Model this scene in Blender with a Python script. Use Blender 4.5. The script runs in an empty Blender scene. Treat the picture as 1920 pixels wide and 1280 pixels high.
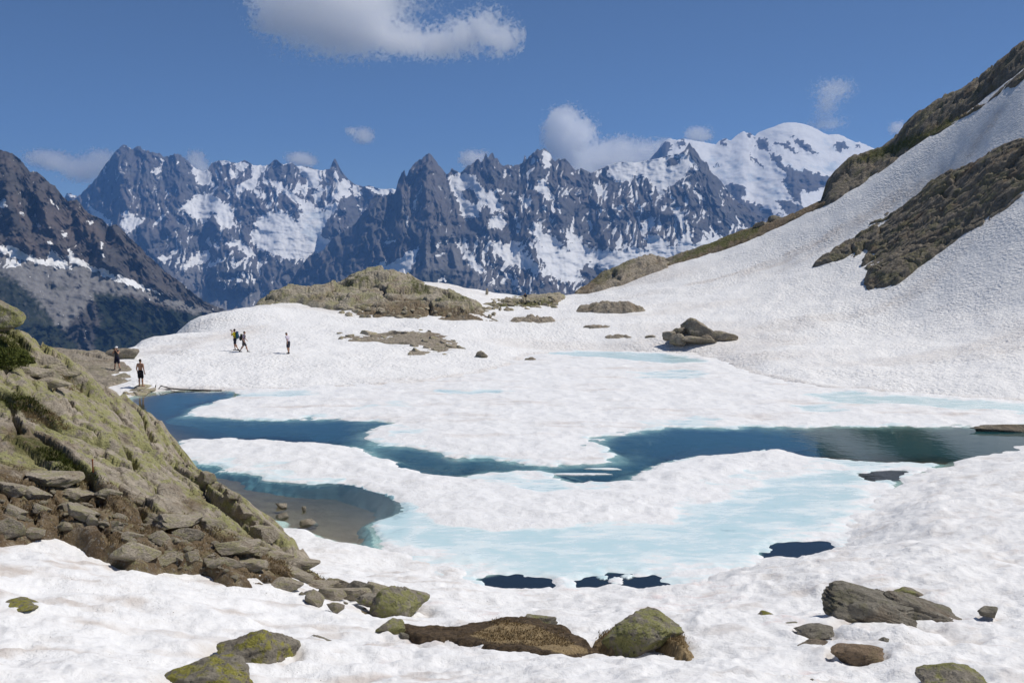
import bpy, bmesh, math, random
import numpy as np
from mathutils import Vector, Matrix

random.seed(4)
RNG = np.random.default_rng(11)
SC = bpy.context.scene
COL = SC.collection

# ------------------------------------------------------------------ camera
H = 7.8                       # eye height above the lake (lake level is z = 0)
FPX = 1780.0                  # focal length in photograph pixels (1920 wide)
PIT = math.radians(4.27)
CP, SP = math.cos(PIT), math.sin(PIT)
cam = bpy.data.cameras.new('camera')
cam.sensor_width = 36.0
cam.lens = FPX / 1920 * 36
cam.clip_start = 0.1
cam.clip_end = 200000
camo = bpy.data.objects.new('camera', cam)
COL.objects.link(camo)
camo.location = (0, 0, H)
camo.rotation_euler = (math.pi / 2 - PIT, 0, 0)
SC.camera = camo

# ------------------------------------------------------------------ sky, sun, exposure
SUN_AZ, SUN_EL = math.radians(72), math.radians(57)      # azimuth from +Y towards +X
world = bpy.data.worlds.new('World')
SC.world = world
world.use_nodes = True
wn = world.node_tree
wn.nodes.clear()
sky = wn.nodes.new('ShaderNodeTexSky')
sky.sky_type = 'NISHITA'
sky.sun_disc = False
sky.sun_elevation = SUN_EL
sky.sun_rotation = SUN_AZ
sky.altitude = 2300
sky.air_density = 0.78
sky.dust_density = 0.0
sky.ozone_density = 5.0
bg = wn.nodes.new('ShaderNodeBackground')
bg.inputs['Strength'].default_value = 0.074
wo = wn.nodes.new('ShaderNodeOutputWorld')
wn.links.new(sky.outputs[0], bg.inputs[0])
wn.links.new(bg.outputs[0], wo.inputs[0])
sun = bpy.data.lights.new('sun', 'SUN')
sun.energy = 3.9
sun.angle = math.radians(0.5)
sun.color = (1.0, 0.955, 0.89)
suno = bpy.data.objects.new('sun', sun)
COL.objects.link(suno)
sv = Vector((math.sin(SUN_AZ) * math.cos(SUN_EL), math.cos(SUN_AZ) * math.cos(SUN_EL), math.sin(SUN_EL)))
suno.rotation_euler = sv.to_track_quat('Z', 'Y').to_euler()
suno.location = sv * 300
SC.view_settings.view_transform = 'Standard'
SC.view_settings.look = 'None'
SC.view_settings.exposure = 0.09
SC.view_settings.gamma = 1.0
SC.view_settings.use_curve_mapping = False
cy = SC.cycles
cy.use_denoising = True
cy.max_bounces = 48
cy.diffuse_bounces = 3
cy.glossy_bounces = 3
cy.transparent_max_bounces = 12
cy.volume_bounces = 48
cy.volume_step_rate = 1.0
cy.volume_max_steps = 256

# ------------------------------------------------------------------ pixel <-> place helpers
def ray(px, py):
    u = (np.asarray(px, float) - 960) / FPX
    v = (640 - np.asarray(py, float)) / FPX
    return u, CP + v * SP, v * CP - SP
def at(px, py, Y):
    dx, dy, dz = ray(px, py)
    t = np.asarray(Y, float) / dy
    return np.stack([dx * t, dy * t, H + dz * t], -1)
def lake_pt(px, py):
    dx, dy, dz = ray(px, py)
    t = -H / dz
    return np.stack([dx * t, dy * t], -1)

# ------------------------------------------------------------------ noise
def _hash(ix, iy, seed):
    h = (ix.astype(np.int64) * 374761393 + iy.astype(np.int64) * 668265263 + seed * 974634541) & 0xFFFFFFFF
    h = ((h ^ (h >> 13)) * 1274126177) & 0xFFFFFFFF
    h = ((h ^ (h >> 16)) * 2246822519) & 0xFFFFFFFF
    return ((h ^ (h >> 15)) & 0xFFFFFF).astype(np.float64) / 16777216.0
GX = np.cos(np.arange(256) * 2 * np.pi / 256); GY = np.sin(np.arange(256) * 2 * np.pi / 256)
PERM = np.random.default_rng(5).permutation(4096).astype(np.int32)
def _hash8(ix, iy, seed):
    return PERM[(PERM[(ix + seed * 131) & 4095] + iy + seed * 57) & 4095] & 255
def perlin(x, y, seed=0):
    ix = np.floor(x); iy = np.floor(y)
    fx = x - ix; fy = y - iy
    ix = ix.astype(np.int32); iy = iy.astype(np.int32)
    def g(a, b):
        k = _hash8(ix + a, iy + b, seed)
        return GX[k] * (fx - a) + GY[k] * (fy - b)
    u = fx * fx * fx * (fx * (fx * 6 - 15) + 10)
    v = fy * fy * fy * (fy * (fy * 6 - 15) + 10)
    n0 = g(0, 0) * (1 - u) + g(1, 0) * u
    n1 = g(0, 1) * (1 - u) + g(1, 1) * u
    return (n0 * (1 - v) + n1 * v) * 1.42
def fbm(x, y, oct=4, seed=0, gain=0.5, lac=2.03):
    s = 0; a = 1.0
    for o in range(oct):
        s = s + a * perlin(x, y, seed + o * 17)
        x = x * lac + 5.3; y = y * lac - 3.1; a *= gain
    return s
def ridged(x, y, oct=4, seed=0, gain=0.5, lac=2.1):
    s = 0; a = 1.0
    for o in range(oct):
        s = s + a * (1 - np.abs(perlin(x, y, seed + o * 17)) * 1.6)
        x = x * lac + 5.3; y = y * lac - 3.1; a *= gain
    return s
def worley(x, y, seed=0, jit=0.9):
    ix = np.floor(x).astype(np.int64); iy = np.floor(y).astype(np.int64)
    f1 = np.full(x.shape, 9.0); f2 = np.full(x.shape, 9.0)
    cx = np.zeros(x.shape); cyy = np.zeros(x.shape); cid = np.zeros(x.shape)
    for a in (-1, 0, 1):
        for b in (-1, 0, 1):
            jx = ix + a; jy = iy + b
            qx = jx + 0.5 + jit * (_hash(jx, jy, seed) - 0.5)
            qy = jy + 0.5 + jit * (_hash(jx, jy, seed + 91) - 0.5)
            d = np.hypot(x - qx, y - qy)
            m = d < f1
            f2 = np.where(m, f1, np.minimum(f2, d))
            cx = np.where(m, qx, cx); cyy = np.where(m, qy, cyy)
            cid = np.where(m, _hash(jx, jy, seed + 7), cid)
            f1 = np.where(m, d, f1)
    return f1, f2, cid, x - cx, y - cyy
def smooth(x, a=0.0, b=1.0):
    t = np.clip((x - a) / (b - a), 0, 1)
    return t * t * (3 - 2 * t)
def noise3(p, seed=0):
    """cheap smooth 3D noise from rotated plane slices"""
    x, y, z = p[:, 0], p[:, 1], p[:, 2]
    return (perlin(x + 0.37 * z, y - 0.61 * z + 3.1, seed) + perlin(y + 0.43 * x + 7.7, z - 0.53 * x, seed + 5) + perlin(z + 0.39 * y - 2.2, x - 0.57 * y, seed + 9)) / 1.9
def sd_poly(x, y, poly):
    """signed distance, positive inside"""
    P = np.asarray(poly, float)
    d2 = np.full(x.shape, 1e18); inside = np.zeros(x.shape, bool)
    n = len(P)
    for i in range(n):
        ax, ay = P[i]; bx, by = P[(i + 1) % n]
        ex, ey = bx - ax, by - ay
        wx, wy = x - ax, y - ay
        t = np.clip((wx * ex + wy * ey) / (ex * ex + ey * ey + 1e-12), 0, 1)
        d2 = np.minimum(d2, (wx - ex * t) ** 2 + (wy - ey * t) ** 2)
        if ay != by:
            c = ((ay > y) != (by > y)) & (x < (bx - ax) * (y - ay) / (by - ay) + ax)
            inside ^= c
    d = np.sqrt(d2)
    return np.where(inside, d, -d)
class TPS:
    def __init__(self, pts, reg=0.0):
        P = np.asarray(pts, float)
        self.c = P[:, :2] / 30.0
        n = len(P)
        K = self.k(self.c, self.c) + reg * np.eye(n)
        A = np.zeros((n + 3, n + 3)); A[:n, :n] = K
        A[:n, n] = 1; A[:n, n + 1:] = self.c
        A[n:, :n] = A[:n, n:].T
        b = np.zeros(n + 3); b[:n] = P[:, 2]
        self.w = np.linalg.solve(A, b)
    @staticmethod
    def k(a, b):
        r2 = ((a[:, None, :] - b[None, :, :]) ** 2).sum(-1)
        return 0.5 * r2 * np.log(r2 + 1e-12)
    def __call__(self, x, y):
        x = np.asarray(x, float); y = np.asarray(y, float)
        q = np.stack([x.ravel(), y.ravel()], -1) / 30.0
        out = np.empty(len(q)); n = len(self.c)
        for i in range(0, len(q), 40000):
            s = q[i:i + 40000]
            out[i:i + 40000] = self.k(s, self.c) @ self.w[:n] + self.w[n] + s @ self.w[n + 1:]
        return out.reshape(x.shape)
def coarse(fn, x, y, st=6):
    """evaluate a smooth fn on every st-th row/column of a grid and interpolate"""
    nr, nc = x.shape
    r = np.unique(np.r_[np.arange(0, nr, st), nr - 1]); c = np.unique(np.r_[np.arange(0, nc, st), nc - 1])
    z = fn(x[np.ix_(r, c)], y[np.ix_(r, c)])
    z1 = np.empty((len(r), nc))
    for i in range(len(r)):
        z1[i] = np.interp(np.arange(nc), c, z[i])
    idx = np.searchsorted(r, np.arange(nr), 'right') - 1
    idx = np.clip(idx, 0, len(r) - 2)
    f = (np.arange(nr) - r[idx]) / (r[idx + 1] - r[idx])
    return z1[idx] * (1 - f)[:, None] + z1[idx + 1] * f[:, None]

# ------------------------------------------------------------------ mesh helpers
def tag(o, label=None, cat=None, group=None, kind=None):
    if label: o['label'] = label
    if cat: o['category'] = cat
    if group: o['group'] = group
    if kind: o['kind'] = kind
    return o
def link(name, me, mat=None, parent=None):
    o = bpy.data.objects.new(name, me)
    COL.objects.link(o)
    if mat is not None and not me.materials: me.materials.append(mat)
    if parent is not None: o.parent = parent
    return o
def mesh_np(name, V, Fq, attrs=None, smooth_sh=True):
    me = bpy.data.meshes.new(name)
    V = np.ascontiguousarray(V, np.float32); Fq = np.ascontiguousarray(Fq, np.int32)
    k = Fq.shape[1]
    me.vertices.add(len(V)); me.vertices.foreach_set('co', V.ravel())
    me.loops.add(Fq.size); me.loops.foreach_set('vertex_index', Fq.ravel())
    me.polygons.add(len(Fq)); me.polygons.foreach_set('loop_start', np.arange(0, Fq.size, k, dtype=np.int32))
    try: me.polygons.foreach_set('loop_total', np.full(len(Fq), k, np.int32))
    except Exception: pass
    me.polygons.foreach_set('use_smooth', np.full(len(Fq), smooth_sh, bool))
    for n, a in (attrs or {}).items():
        at_ = me.attributes.new(n, 'FLOAT', 'POINT')
        at_.data.foreach_set('value', np.ascontiguousarray(a, np.float32).ravel())
    me.update(calc_edges=True); me.validate()
    return me
def grid_faces(nr, nc, keep=None):
    i = np.arange(nr * nc).reshape(nr, nc)
    q = np.stack([i[:-1, :-1], i[:-1, 1:], i[1:, 1:], i[1:, :-1]], -1).reshape(-1, 4)
    if keep is not None:
        k = keep.ravel()
        q = q[k[q].any(1)]
    return q
def compact(V, Fq, attrs):
    used = np.zeros(len(V), bool); used[Fq.ravel()] = True
    m = np.cumsum(used) - 1
    return V[used], m[Fq], {n: np.ravel(a)[used] for n, a in attrs.items()}
def polar(a0, a1, nc, r0, r1, nr):
    az = np.radians(np.linspace(a0, a1, nc)); r = np.geomspace(r0, r1, nr)
    return np.sin(az)[None, :] * r[:, None], np.cos(az)[None, :] * r[:, None]

# ------------------------------------------------------------------ material helpers
class NT:
    def __init__(self, name):
        self.m = bpy.data.materials.new(name); self.m.use_nodes = True
        self.t = self.m.node_tree; self.t.nodes.clear()
        self.out = self.t.nodes.new('ShaderNodeOutputMaterial')
    def n(self, ty, **kw):
        nd = self.t.nodes.new(ty)
        for k, v in kw.items(): setattr(nd, k, v)
        return nd
    def put(self, sock, v):
        if v is None: return
        if isinstance(v, bpy.types.NodeSocket): self.t.links.new(v, sock)
        else:
            if hasattr(sock.default_value, '__len__') and not hasattr(v, '__len__'): v = [v] * len(sock.default_value)
            if hasattr(v, '__len__') and len(v) == 3 and len(sock.default_value) == 4: v = (*v, 1)
            sock.default_value = v
    def pos(self): return self.n('ShaderNodeNewGeometry').outputs['Position']
    def obj(self): return self.n('ShaderNodeTexCoord').outputs['Object']
    def attr(self, a): return self.n('ShaderNodeAttribute', attribute_name=a).outputs['Fac']
    def rnd(self): return self.n('ShaderNodeObjectInfo').outputs['Random']
    def noise(self, vec, scale, detail=4, rough=0.55, dist=0.0, typ='FBM'):
        nd = self.n('ShaderNodeTexNoise'); nd.noise_dimensions = '3D'
        self.put(nd.inputs['Vector'], vec); self.put(nd.inputs['Scale'], scale); self.put(nd.inputs['Detail'], detail)
        self.put(nd.inputs['Roughness'], rough); self.put(nd.inputs['Distortion'], dist)
        return nd.outputs['Fac']
    def voro(self, vec, scale, feat='F1', smoothness=None):
        nd = self.n('ShaderNodeTexVoronoi', feature=feat)
        self.put(nd.inputs['Vector'], vec); self.put(nd.inputs['Scale'], scale)
        return nd.outputs['Distance']
    def math(self, op, a, b=None, c=None, clamp=False):
        nd = self.n('ShaderNodeMath', operation=op); nd.use_clamp = clamp
        for i, v in enumerate((a, b, c)):
            if v is not None: self.put(nd.inputs[i], v)
        return nd.outputs[0]
    def rng(self, v, a, b, c=0.0, d=1.0, sm=True):
        nd = self.n('ShaderNodeMapRange', interpolation_type='SMOOTHSTEP' if sm else 'LINEAR')
        for i, q in enumerate((v, a, b, c, d)): self.put(nd.inputs[i], q)
        return nd.outputs[0]
    def mix(self, f, a, b):
        nd = self.n('ShaderNodeMix', data_type='RGBA')
        self.put(nd.inputs['Factor'], f)
        self.put(nd.inputs[6], a); self.put(nd.inputs[7], b)
        return nd.outputs[2]
    def vmul(self, vec, s):
        nd = self.n('ShaderNodeVectorMath', operation='MULTIPLY')
        self.put(nd.inputs[0], vec); self.put(nd.inputs[1], s)
        return nd.outputs[0]
    def vadd(self, vec, s):
        nd = self.n('ShaderNodeVectorMath', operation='ADD')
        self.put(nd.inputs[0], vec); self.put(nd.inputs[1], s)
        return nd.outputs[0]
    def bump(self, h, dist, strength=1.0, nrm=None):
        nd = self.n('ShaderNodeBump')
        self.put(nd.inputs['Height'], h); self.put(nd.inputs['Distance'], dist); self.put(nd.inputs['Strength'], strength)
        if nrm is not None: self.put(nd.inputs['Normal'], nrm)
        return nd.outputs[0]
    def bsdf(self, col, rough=0.8, nrm=None, spec=0.3, link_out=True, **kw):
        nd = self.n('ShaderNodeBsdfPrincipled')
        self.put(nd.inputs['Base Color'], col); self.put(nd.inputs['Roughness'], rough)
        self.put(nd.inputs['Specular IOR Level'], spec)
        for k, v in kw.items(): self.put(nd.inputs[k.replace('_', ' ')], v)
        if nrm is not None: self.put(nd.inputs['Normal'], nrm)
        if link_out: self.t.links.new(nd.outputs[0], self.out.inputs['Surface'])
        return nd.outputs[0]

def mat_snow(name, dirt=0.5, cup=0.0):
    m = NT(name); p = m.pos()
    d1 = m.noise(p, 0.16, 5, 0.6, 0.4)
    d2 = m.noise(m.vmul(p, (1, 1.6, 1)), 1.3, 6, 0.65, 0.6)
    d3 = m.noise(p, 9.0, 5, 0.7)
    streak = m.attr('dirt')
    dd = m.math('MULTIPLY', m.rng(d2, 0.48, 0.78), m.rng(d1, 0.38, 0.62))
    dd = m.math('ADD', m.math('MULTIPLY', dd, dirt), m.math('MULTIPLY', streak, m.rng(d2, 0.3, 0.6, 0.35, 1.0)), clamp=True)
    col = m.mix(m.rng(d3, 0.35, 0.75), (0.835, 0.83, 0.82), (0.765, 0.755, 0.745))
    col = m.mix(dd, col, (0.56, 0.50, 0.45))
    pink = m.math('MULTIPLY', m.attr('pink'), m.rng(d2, 0.5, 0.72))
    col = m.mix(pink, col, (0.68, 0.48, 0.45))
    spk = m.math('MULTIPLY', m.rng(m.noise(p, 26.0, 2, 0.5), 0.70, 0.75), m.attr('speck'))
    col = m.mix(spk, col, (0.22, 0.19, 0.16))
    b1 = m.noise(p, 5.0, 6, 0.65, 0.3)
    n1 = m.bump(m.math('ADD', b1, m.math('MULTIPLY', m.noise(p, 24.0, 3, 0.6), m.math('MULTIPLY', m.attr('speck'), 0.35))), 0.055, 0.8)
    cu = m.math('ADD', m.noise(p, 3.4, 2, 0.5), m.math('MULTIPLY', m.voro(p, 2.9, 'SMOOTH_F1'), 0.35))
    nd = m.n('ShaderNodeMath', operation='MULTIPLY')
    m.put(nd.inputs[0], cu); m.put(nd.inputs[1], m.attr('cup'))
    n2 = m.bump(m.math('MULTIPLY', nd.outputs[0], m.rng(d1, 0.3, 0.7, 0.35, 1.0)), 0.20, 1.0, n1)
    m.bsdf(col, 0.62, n2, 0.25)
    return m.m

def mat_rock(name, base=(0.20, 0.185, 0.16), lichen=(0.235, 0.235, 0.085), lich=0.5, dark=(0.055, 0.052, 0.045), brown=(0.17, 0.115, 0.07),
             scale=1.0, use_obj=False, soil=False, brown_amt=0.5):
    m = NT(name)
    p = m.vadd(m.obj(), m.vmul(m.rnd(), (37.0, 11.0, 23.0))) if use_obj else m.pos()
    s = scale
    a = m.noise(p, 1.1 * s, 6, 0.62, 0.5)
    b = m.noise(p, 4.5 * s, 6, 0.7, 0.3)
    c = m.noise(m.vadd(p, (9, 3, 5)), 0.55 * s, 5, 0.6, 0.6)
    f = m.noise(p, 22 * s, 4, 0.7)
    col = m.mix(m.rng(b, 0.3, 0.7), tuple(x * 0.72 for x in base), tuple(min(1, x * 1.28) for x in base))
    col = m.mix(m.math('MULTIPLY', m.rng(c, 0.52, 0.7), brown_amt), col, brown)
    lm = m.math('MULTIPLY', m.rng(a, 0.60 - 0.24 * lich, 0.68 - 0.22 * lich), m.rng(b, 0.40, 0.50))
    lm = m.math('MULTIPLY', lm, min(1.0, lich * 1.6))
    col = m.mix(lm, col, m.mix(m.rng(f, 0.35, 0.65), tuple(x * 0.75 for x in lichen), lichen))
    wsp = m.rng(m.noise(p, 7.0 * s, 3, 0.6), 0.64, 0.7, 0, 0.45)
    col = m.mix(wsp, col, (0.36, 0.345, 0.30))
    dsp = m.math('MULTIPLY', m.rng(m.noise(m.vadd(p, (3, 8, 1)), 9.0 * s, 4, 0.65), 0.6, 0.66), 0.75)
    col = m.mix(dsp, col, dark)
    if soil:
        sf = m.math('MULTIPLY', m.attr('soil'), m.rng(m.noise(p, 3.2, 5, 0.7), 0.28, 0.5))
        sc = m.mix(m.rng(m.noise(p, 2.0, 4, 0.6), 0.4, 0.6), (0.15, 0.105, 0.062), (0.21, 0.155, 0.09))
        sc = m.mix(m.rng(m.noise(p, 14, 4, 0.7), 0.55, 0.68), sc, (0.27, 0.25, 0.22))
        col = m.mix(sf, col, sc)
        gf = m.math('MULTIPLY', m.attr('green'), m.rng(m.noise(p, 5.0, 5, 0.7), 0.35, 0.5))
        col = m.mix(gf, col, m.mix(m.rng(f, 0.3, 0.7), (0.07, 0.085, 0.02), (0.12, 0.12, 0.035)))
    h = m.math('ADD', m.math('MULTIPLY', b, 1.0), m.math('MULTIPLY', f, 0.35))
    nn = m.bump(m.math('ADD', h, m.math('MULTIPLY', m.voro(p, 5.5 * s), 0.35)), 0.13 / s, 1.0)
    m.bsdf(col, 0.9, nn, 0.2)
    return m.m

def mat_plain(name, col, rough=0.8, var=0.12, scale=20):
    m = NT(name)
    f = m.noise(m.obj(), scale, 3, 0.6)
    m.bsdf(m.mix(f, tuple(max(0, c * (1 - var)) for c in col), tuple(min(1, c * (1 + var)) for c in col)), rough)
    return m.m

M = {}
M['snow'] = mat_snow('snow')
M['rock_lichen'] = mat_rock('rock_lichen', base=(0.40, 0.345, 0.27), lichen=(0.385, 0.37, 0.17), lich=0.65, soil=True)
M['rock_knoll'] = mat_rock('rock_knoll', base=(0.39, 0.345, 0.27), lichen=(0.36, 0.345, 0.19), lich=0.5, scale=0.45, soil=True, brown_amt=0.6)
M['rock_slope'] = mat_rock('rock_slope', base=(0.225, 0.195, 0.152), lichen=(0.19, 0.182, 0.10), lich=0.45, scale=0.4, soil=True, brown_amt=0.7)
M['rock_tan'] = mat_rock('rock_tan', base=(0.33, 0.285, 0.225), lichen=(0.26, 0.245, 0.14), lich=0.3, scale=0.6, soil=True)
M['boulder'] = mat_rock('boulder', base=(0.28, 0.25, 0.20), lichen=(0.285, 0.28, 0.11), lich=0.6, use_obj=True, scale=1.6)
M['boulder_grey'] = mat_rock('boulder_grey', base=(0.225, 0.205, 0.165), lichen=(0.19, 0.18, 0.10), lich=0.35, use_obj=True, scale=1.6)
M['boulder_yellow'] = mat_rock('boulder_yellow', base=(0.235, 0.21, 0.165), lichen=(0.30, 0.28, 0.06), lich=0.6, use_obj=True, scale=2.2)
M['stone'] = mat_rock('stone', base=(0.41, 0.355, 0.275), lichen=(0.39, 0.36, 0.19), lich=0.5, use_obj=True, scale=2.6)
M['stone_far'] = mat_rock('stone_far', base=(0.31, 0.27, 0.21), lichen=(0.26, 0.245, 0.13), lich=0.35, use_obj=True, scale=0.9)
M['rust_rock'] = mat_rock('rust_rock', base=(0.24, 0.175, 0.115), lichen=(0.2, 0.16, 0.08), lich=0.3, use_obj=True, scale=2.0)

# ================================================================== THE LAKE BASIN AND THE SNOW
LAKE_PX = [(525, 975), (560, 990), (600, 1000), (640, 1014), (680, 1012), (720, 1020), (780, 1042), (850, 1052), (920, 1082), (1000, 1094), (1060, 1085),
           (1120, 1100), (1230, 1088), (1250, 1066), (1310, 1060), (1400, 1050), (1455, 1036), (1545, 1026), (1560, 992), (1585, 955), (1640, 920),
           (1700, 890), (1760, 872), (1840, 850), (1920, 832), (2080, 812), (2250, 790), (2300, 776), (2100, 766), (1920, 757), (1700, 741),
           (1520, 727), (1440, 711), (1380, 694), (1330, 672), (1250, 663), (1100, 659), (1000, 667), (980, 682), (900, 704), (780, 722),
           (600, 731), (430, 734), (330, 732), (280, 738), (250, 745), (240, 770), (290, 830), (380, 900), (460, 950)]
LAKE = np.array([lake_pt(*p) for p in LAKE_PX])

snow_ctrl_px = [  # photograph pixel and forward distance in metres
    (960, 1280, 11.0), (500, 1280, 10.8), (0, 1280, 10.0), (1400, 1280, 11.2), (1920, 1280, 11.3),
    (0, 1130, 13.0), (200, 1180, 12.8), (460, 1225, 12.6), (0, 1015, 15.6), (250, 1090, 14.8), (450, 1130, 14.8), (650, 1165, 15.2),
    (1000, 1195, 15.0), (1200, 1205, 14.8), (1450, 1180, 15.2), (1690, 1170, 15.5), (1920, 1160, 15.8), (840, 1120, 19.2),
    (620, 1085, 20.6), (1050, 1140, 18.6), (1350, 1110, 19.5), (1600, 1050, 21.0), (1800, 1060, 20.0), (1920, 1050, 20.5), (1750, 960, 26.5), (1920, 930, 28),
    (1920, 880, 33.5), (560, 1030, 25.0), (700, 1070, 22.2),
    (440, 657, 78), (541, 664, 76), (457, 661, 77), (300, 700, 66), (265, 724, 61.5), (400, 700, 67), (600, 690, 70), (750, 690, 72), (800, 665, 82),
    (240, 656, 80), (270, 643, 85), (300, 629, 90), (350, 606, 98), (410, 588, 105), (480, 573, 111), (560, 561, 117), (330, 650, 82), (430, 620, 93), (640, 620, 94), (700, 597, 104), (580, 577, 111), (850, 604, 101), (950, 602, 103),
    (900, 640, 91), (1000, 635, 96), (1000, 590, 110), (1040, 572, 126), (1080, 552, 140), (940, 600, 104),
    (1100, 620, 99), (1150, 580, 112), (1200, 640, 93), (1313, 648, 90), (1240, 500, 146), (1330, 475, 146), (1450, 428, 144), (1560, 372, 139), (1650, 325, 134), (1710, 280, 131), (1800, 225, 125), (1920, 140, 116),
    (1300, 600, 103), (1300, 540, 125), (1500, 600, 96), (1700, 600, 90), (1920, 600, 76), (1450, 660, 80), (1920, 700, 60), (1700, 690, 68), (1400, 500, 131),
    (1500, 480, 126), (1620, 540, 103), (1920, 480, 88), (1920, 400, 94), (1700, 450, 111), (1920, 250, 107), (1750, 350, 119), (1600, 420, 125), (1920, 340, 100), (1540, 500, 117)]
snow_ctrl = [tuple(at(*p)) for p in snow_ctrl_px]
for i in range(0, len(LAKE), 2): snow_ctrl.append((LAKE[i][0], LAKE[i][1], 0.12))
for (px, py, D) in [(240, 656, 80), (350, 606, 98), (480, 573, 111), (560, 561, 117)]:      # behind the left snow crest the ground falls into the valley
    q = at(px, py, D); snow_ctrl += [(q[0] * 1.1, q[1] + 14, q[2] - 3.2), (q[0] * 1.2, q[1] + 45, q[2] - 17)]
for (px, py, D) in [(1080, 552, 140), (1240, 500, 146), (1450, 428, 144), (1650, 325, 134), (1800, 225, 125), (1920, 140, 116)]:
    q = at(px, py, D); snow_ctrl += [(q[0] * 1.02, q[1] + 14, q[2] - 1.5), (q[0] * 1.05, q[1] + 45, q[2] - 16)]
for (px, py, D) in [(735, 560, 150), (850, 560, 150), (960, 575, 150)]:
    q = at(px, py, D); snow_ctrl += [tuple(q), (q[0], q[1] + 45, q[2] - 16)]
snow_ctrl += [(0, 0, 6.1), (-9, 0, 6.4), (9, 0, 5.9), (0, -8, 7.2), (-22, 6, 6.5), (24, 6, 5.5), (-34, 30, 5), (30, 25, 2.6), (40, 40, 4), (55, 60, 12),
              (90, 90, 38), (120, 140, 50)]
snow_ctrl += [tuple(at(*q)) for q in [(150, 690, 70), (60, 720, 68), (120, 700, 90), (-100, 760, 66), (60, 780, 90), (-100, 850, 90), (-300, 900, 80), (200, 720, 110), (0, 900, 130), (-300, 1200, 130), (-300, 760, 50)]]
S0 = TPS(snow_ctrl, reg=0.004)

RC_AZ = [-60, -30, -22, -19, -15, -12, -5, 0, 10, 17, 25, 30, 60]
RC_R = [70, 72, 88, 104, 118, 126, 152, 152, 154, 158, 158, 152, 150]
def S1(x, y):
    r = np.hypot(x, y); e = np.clip(r - np.interp(np.degrees(np.arctan2(x, y)), RC_AZ, RC_R), 0, None)
    return np.where(e > 0, np.minimum(S0(x, y), 40) - 0.02 * e * e, S0(x, y))
def snow_z(x, y):
    """full snow height (no fine detail), lake side dips under the ice"""
    x = np.atleast_1d(np.asarray(x, float)); y = np.atleast_1d(np.asarray(y, float))
    d = -sd_poly(x, y, LAKE)
    return shore(S1(x, y), d)
def shore(z, d):
    out = np.maximum(z * smooth(d, -0.5, 3.0), 0.05 + 0.05 * np.clip(d, 0, 5) - 1.2 * np.clip(d - 5, 0, None)) + 0.16 * smooth(d, -0.1, 0.8) - 0.12
    bed = -0.12 - np.clip(-d, 0, 40) * 0.10
    return np.where(d > 0, out, np.maximum(bed, -5))
def hit(px, py, fn=None, y0=7.0, y1=260.0, lift=0.0):
    """where the photograph's ray meets the ground"""
    fn = fn or snow_z
    Y = np.geomspace(y0, y1, 900)
    P = at(np.full(900, px), np.full(900, py), Y)
    g = P[:, 2] - fn(P[:, 0], P[:, 1]) - lift
    k = np.where(g < 0)[0]
    k = k[0] if len(k) else 899
    return P[k]

print('snow...')
X, Yg = polar(-44, 44, 700, 5.5, 190, 600)
dl = -sd_poly(X, Yg, LAKE)
# ragged shore edge
edge_n = fbm(X * 0.55, Yg * 0.55, 4, 3) * 0.55
edge_far = smooth(np.hypot(X, Yg), 40, 60)
dl2 = dl + edge_n * (1 - 0.4 * edge_far) * smooth(np.abs(dl), 6, 0)
Zs = shore(coarse(S1, X, Yg, 5), dl2)
rr = np.hypot(X, Yg); az = np.degrees(np.arctan2(X, Yg))
amp_r = smooth(az + 0.25 * (rr - 20), -2, 14) * smooth(rr, 60, 30)        # lumpy snow at near right
wx = X + 0.35 * fbm(X * 0.8, Yg * 0.8, 3, 21); wy = Yg + 0.35 * fbm(X * 0.8, Yg * 0.8, 3, 22)
f1, f2, cid, _, _ = worley(wx / 0.55, wy / 0.6, 5)
f1b, _, _, _, _ = worley(wx / 1.25 + 3, wy / 1.1, 6)
near = smooth(rr, 75, 30)
det = 0.16 * fbm(X * 0.28, Yg * 0.28, 3, 8) + (f1 ** 2 - 0.3) * (0.035 + 0.07 * amp_r) * near * (0.6 + 0.8 * cid) + (f1b ** 2 - 0.3) * 0.055 * (0.4 + amp_r) * near
det += 0.04 * fbm(X * 1.7, Yg * 2.2, 4, 9, 0.6) * near
# wind-scoured ripples on the near left
lft = smooth(-az - 0.3 * (rr - 14), -12, 6) * smooth(rr, 30, 20)
det += lft * (0.07 * ridged(X * 0.55 + 0.8 * Yg * 0.3 + 4, Yg * 1.5 - X * 0.35, 3, 12) - 0.08)
# suncups on the big slope
slope_m = smooth(X + 0.25 * (Yg - 80), 4, 26) * smooth(rr, 50, 64)
f1c, _, cidc, _, _ = worley(wx / 0.62, wy / 0.75, 15)
det += slope_m * ((f1c ** 2 - 0.3) * 0.08 * (0.6 + 0.8 * cidc)) + 0.03 * (f1c ** 2 - 0.3) * smooth(rr, 50, 60) * (1 - slope_m)
Zs = Zs + det * smooth(dl2, -0.2, 1.4)
# melt hollows with gritty rims round the rocks that lie in the near snow
melt_d = np.zeros_like(X)
for (cx_, yb, wp) in [(463, 1234, 157), (383, 1285, 174), (593, 1211, 58), (1206, 1213, 152), (1445, 1157, 42), (1698, 1117, 76), (1690, 1195, 265), (1533, 1187, 73), (1613, 1230, 97), (1807, 1300, 130), (745, 1140, 114), (928, 1212, 350), (1858, 1149, 36)]:
    c_ = hit(cx_, yb); r_ = wp / 2 / FPX * c_[1]; off = 0.35 * r_
    q_ = np.hypot((X - c_[0]) / r_, (Yg - c_[1] - off) / (0.75 * r_)) + 0.18 * fbm(X * 2.2, Yg * 2.2, 3, 91)
    Zs = Zs - min(0.12, 0.2 * r_) * np.exp(-((q_ - 1.0) / 0.28) ** 2)
    melt_d = np.maximum(melt_d, 0.75 * np.exp(-((q_ - 1.08) / 0.22) ** 2))
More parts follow.
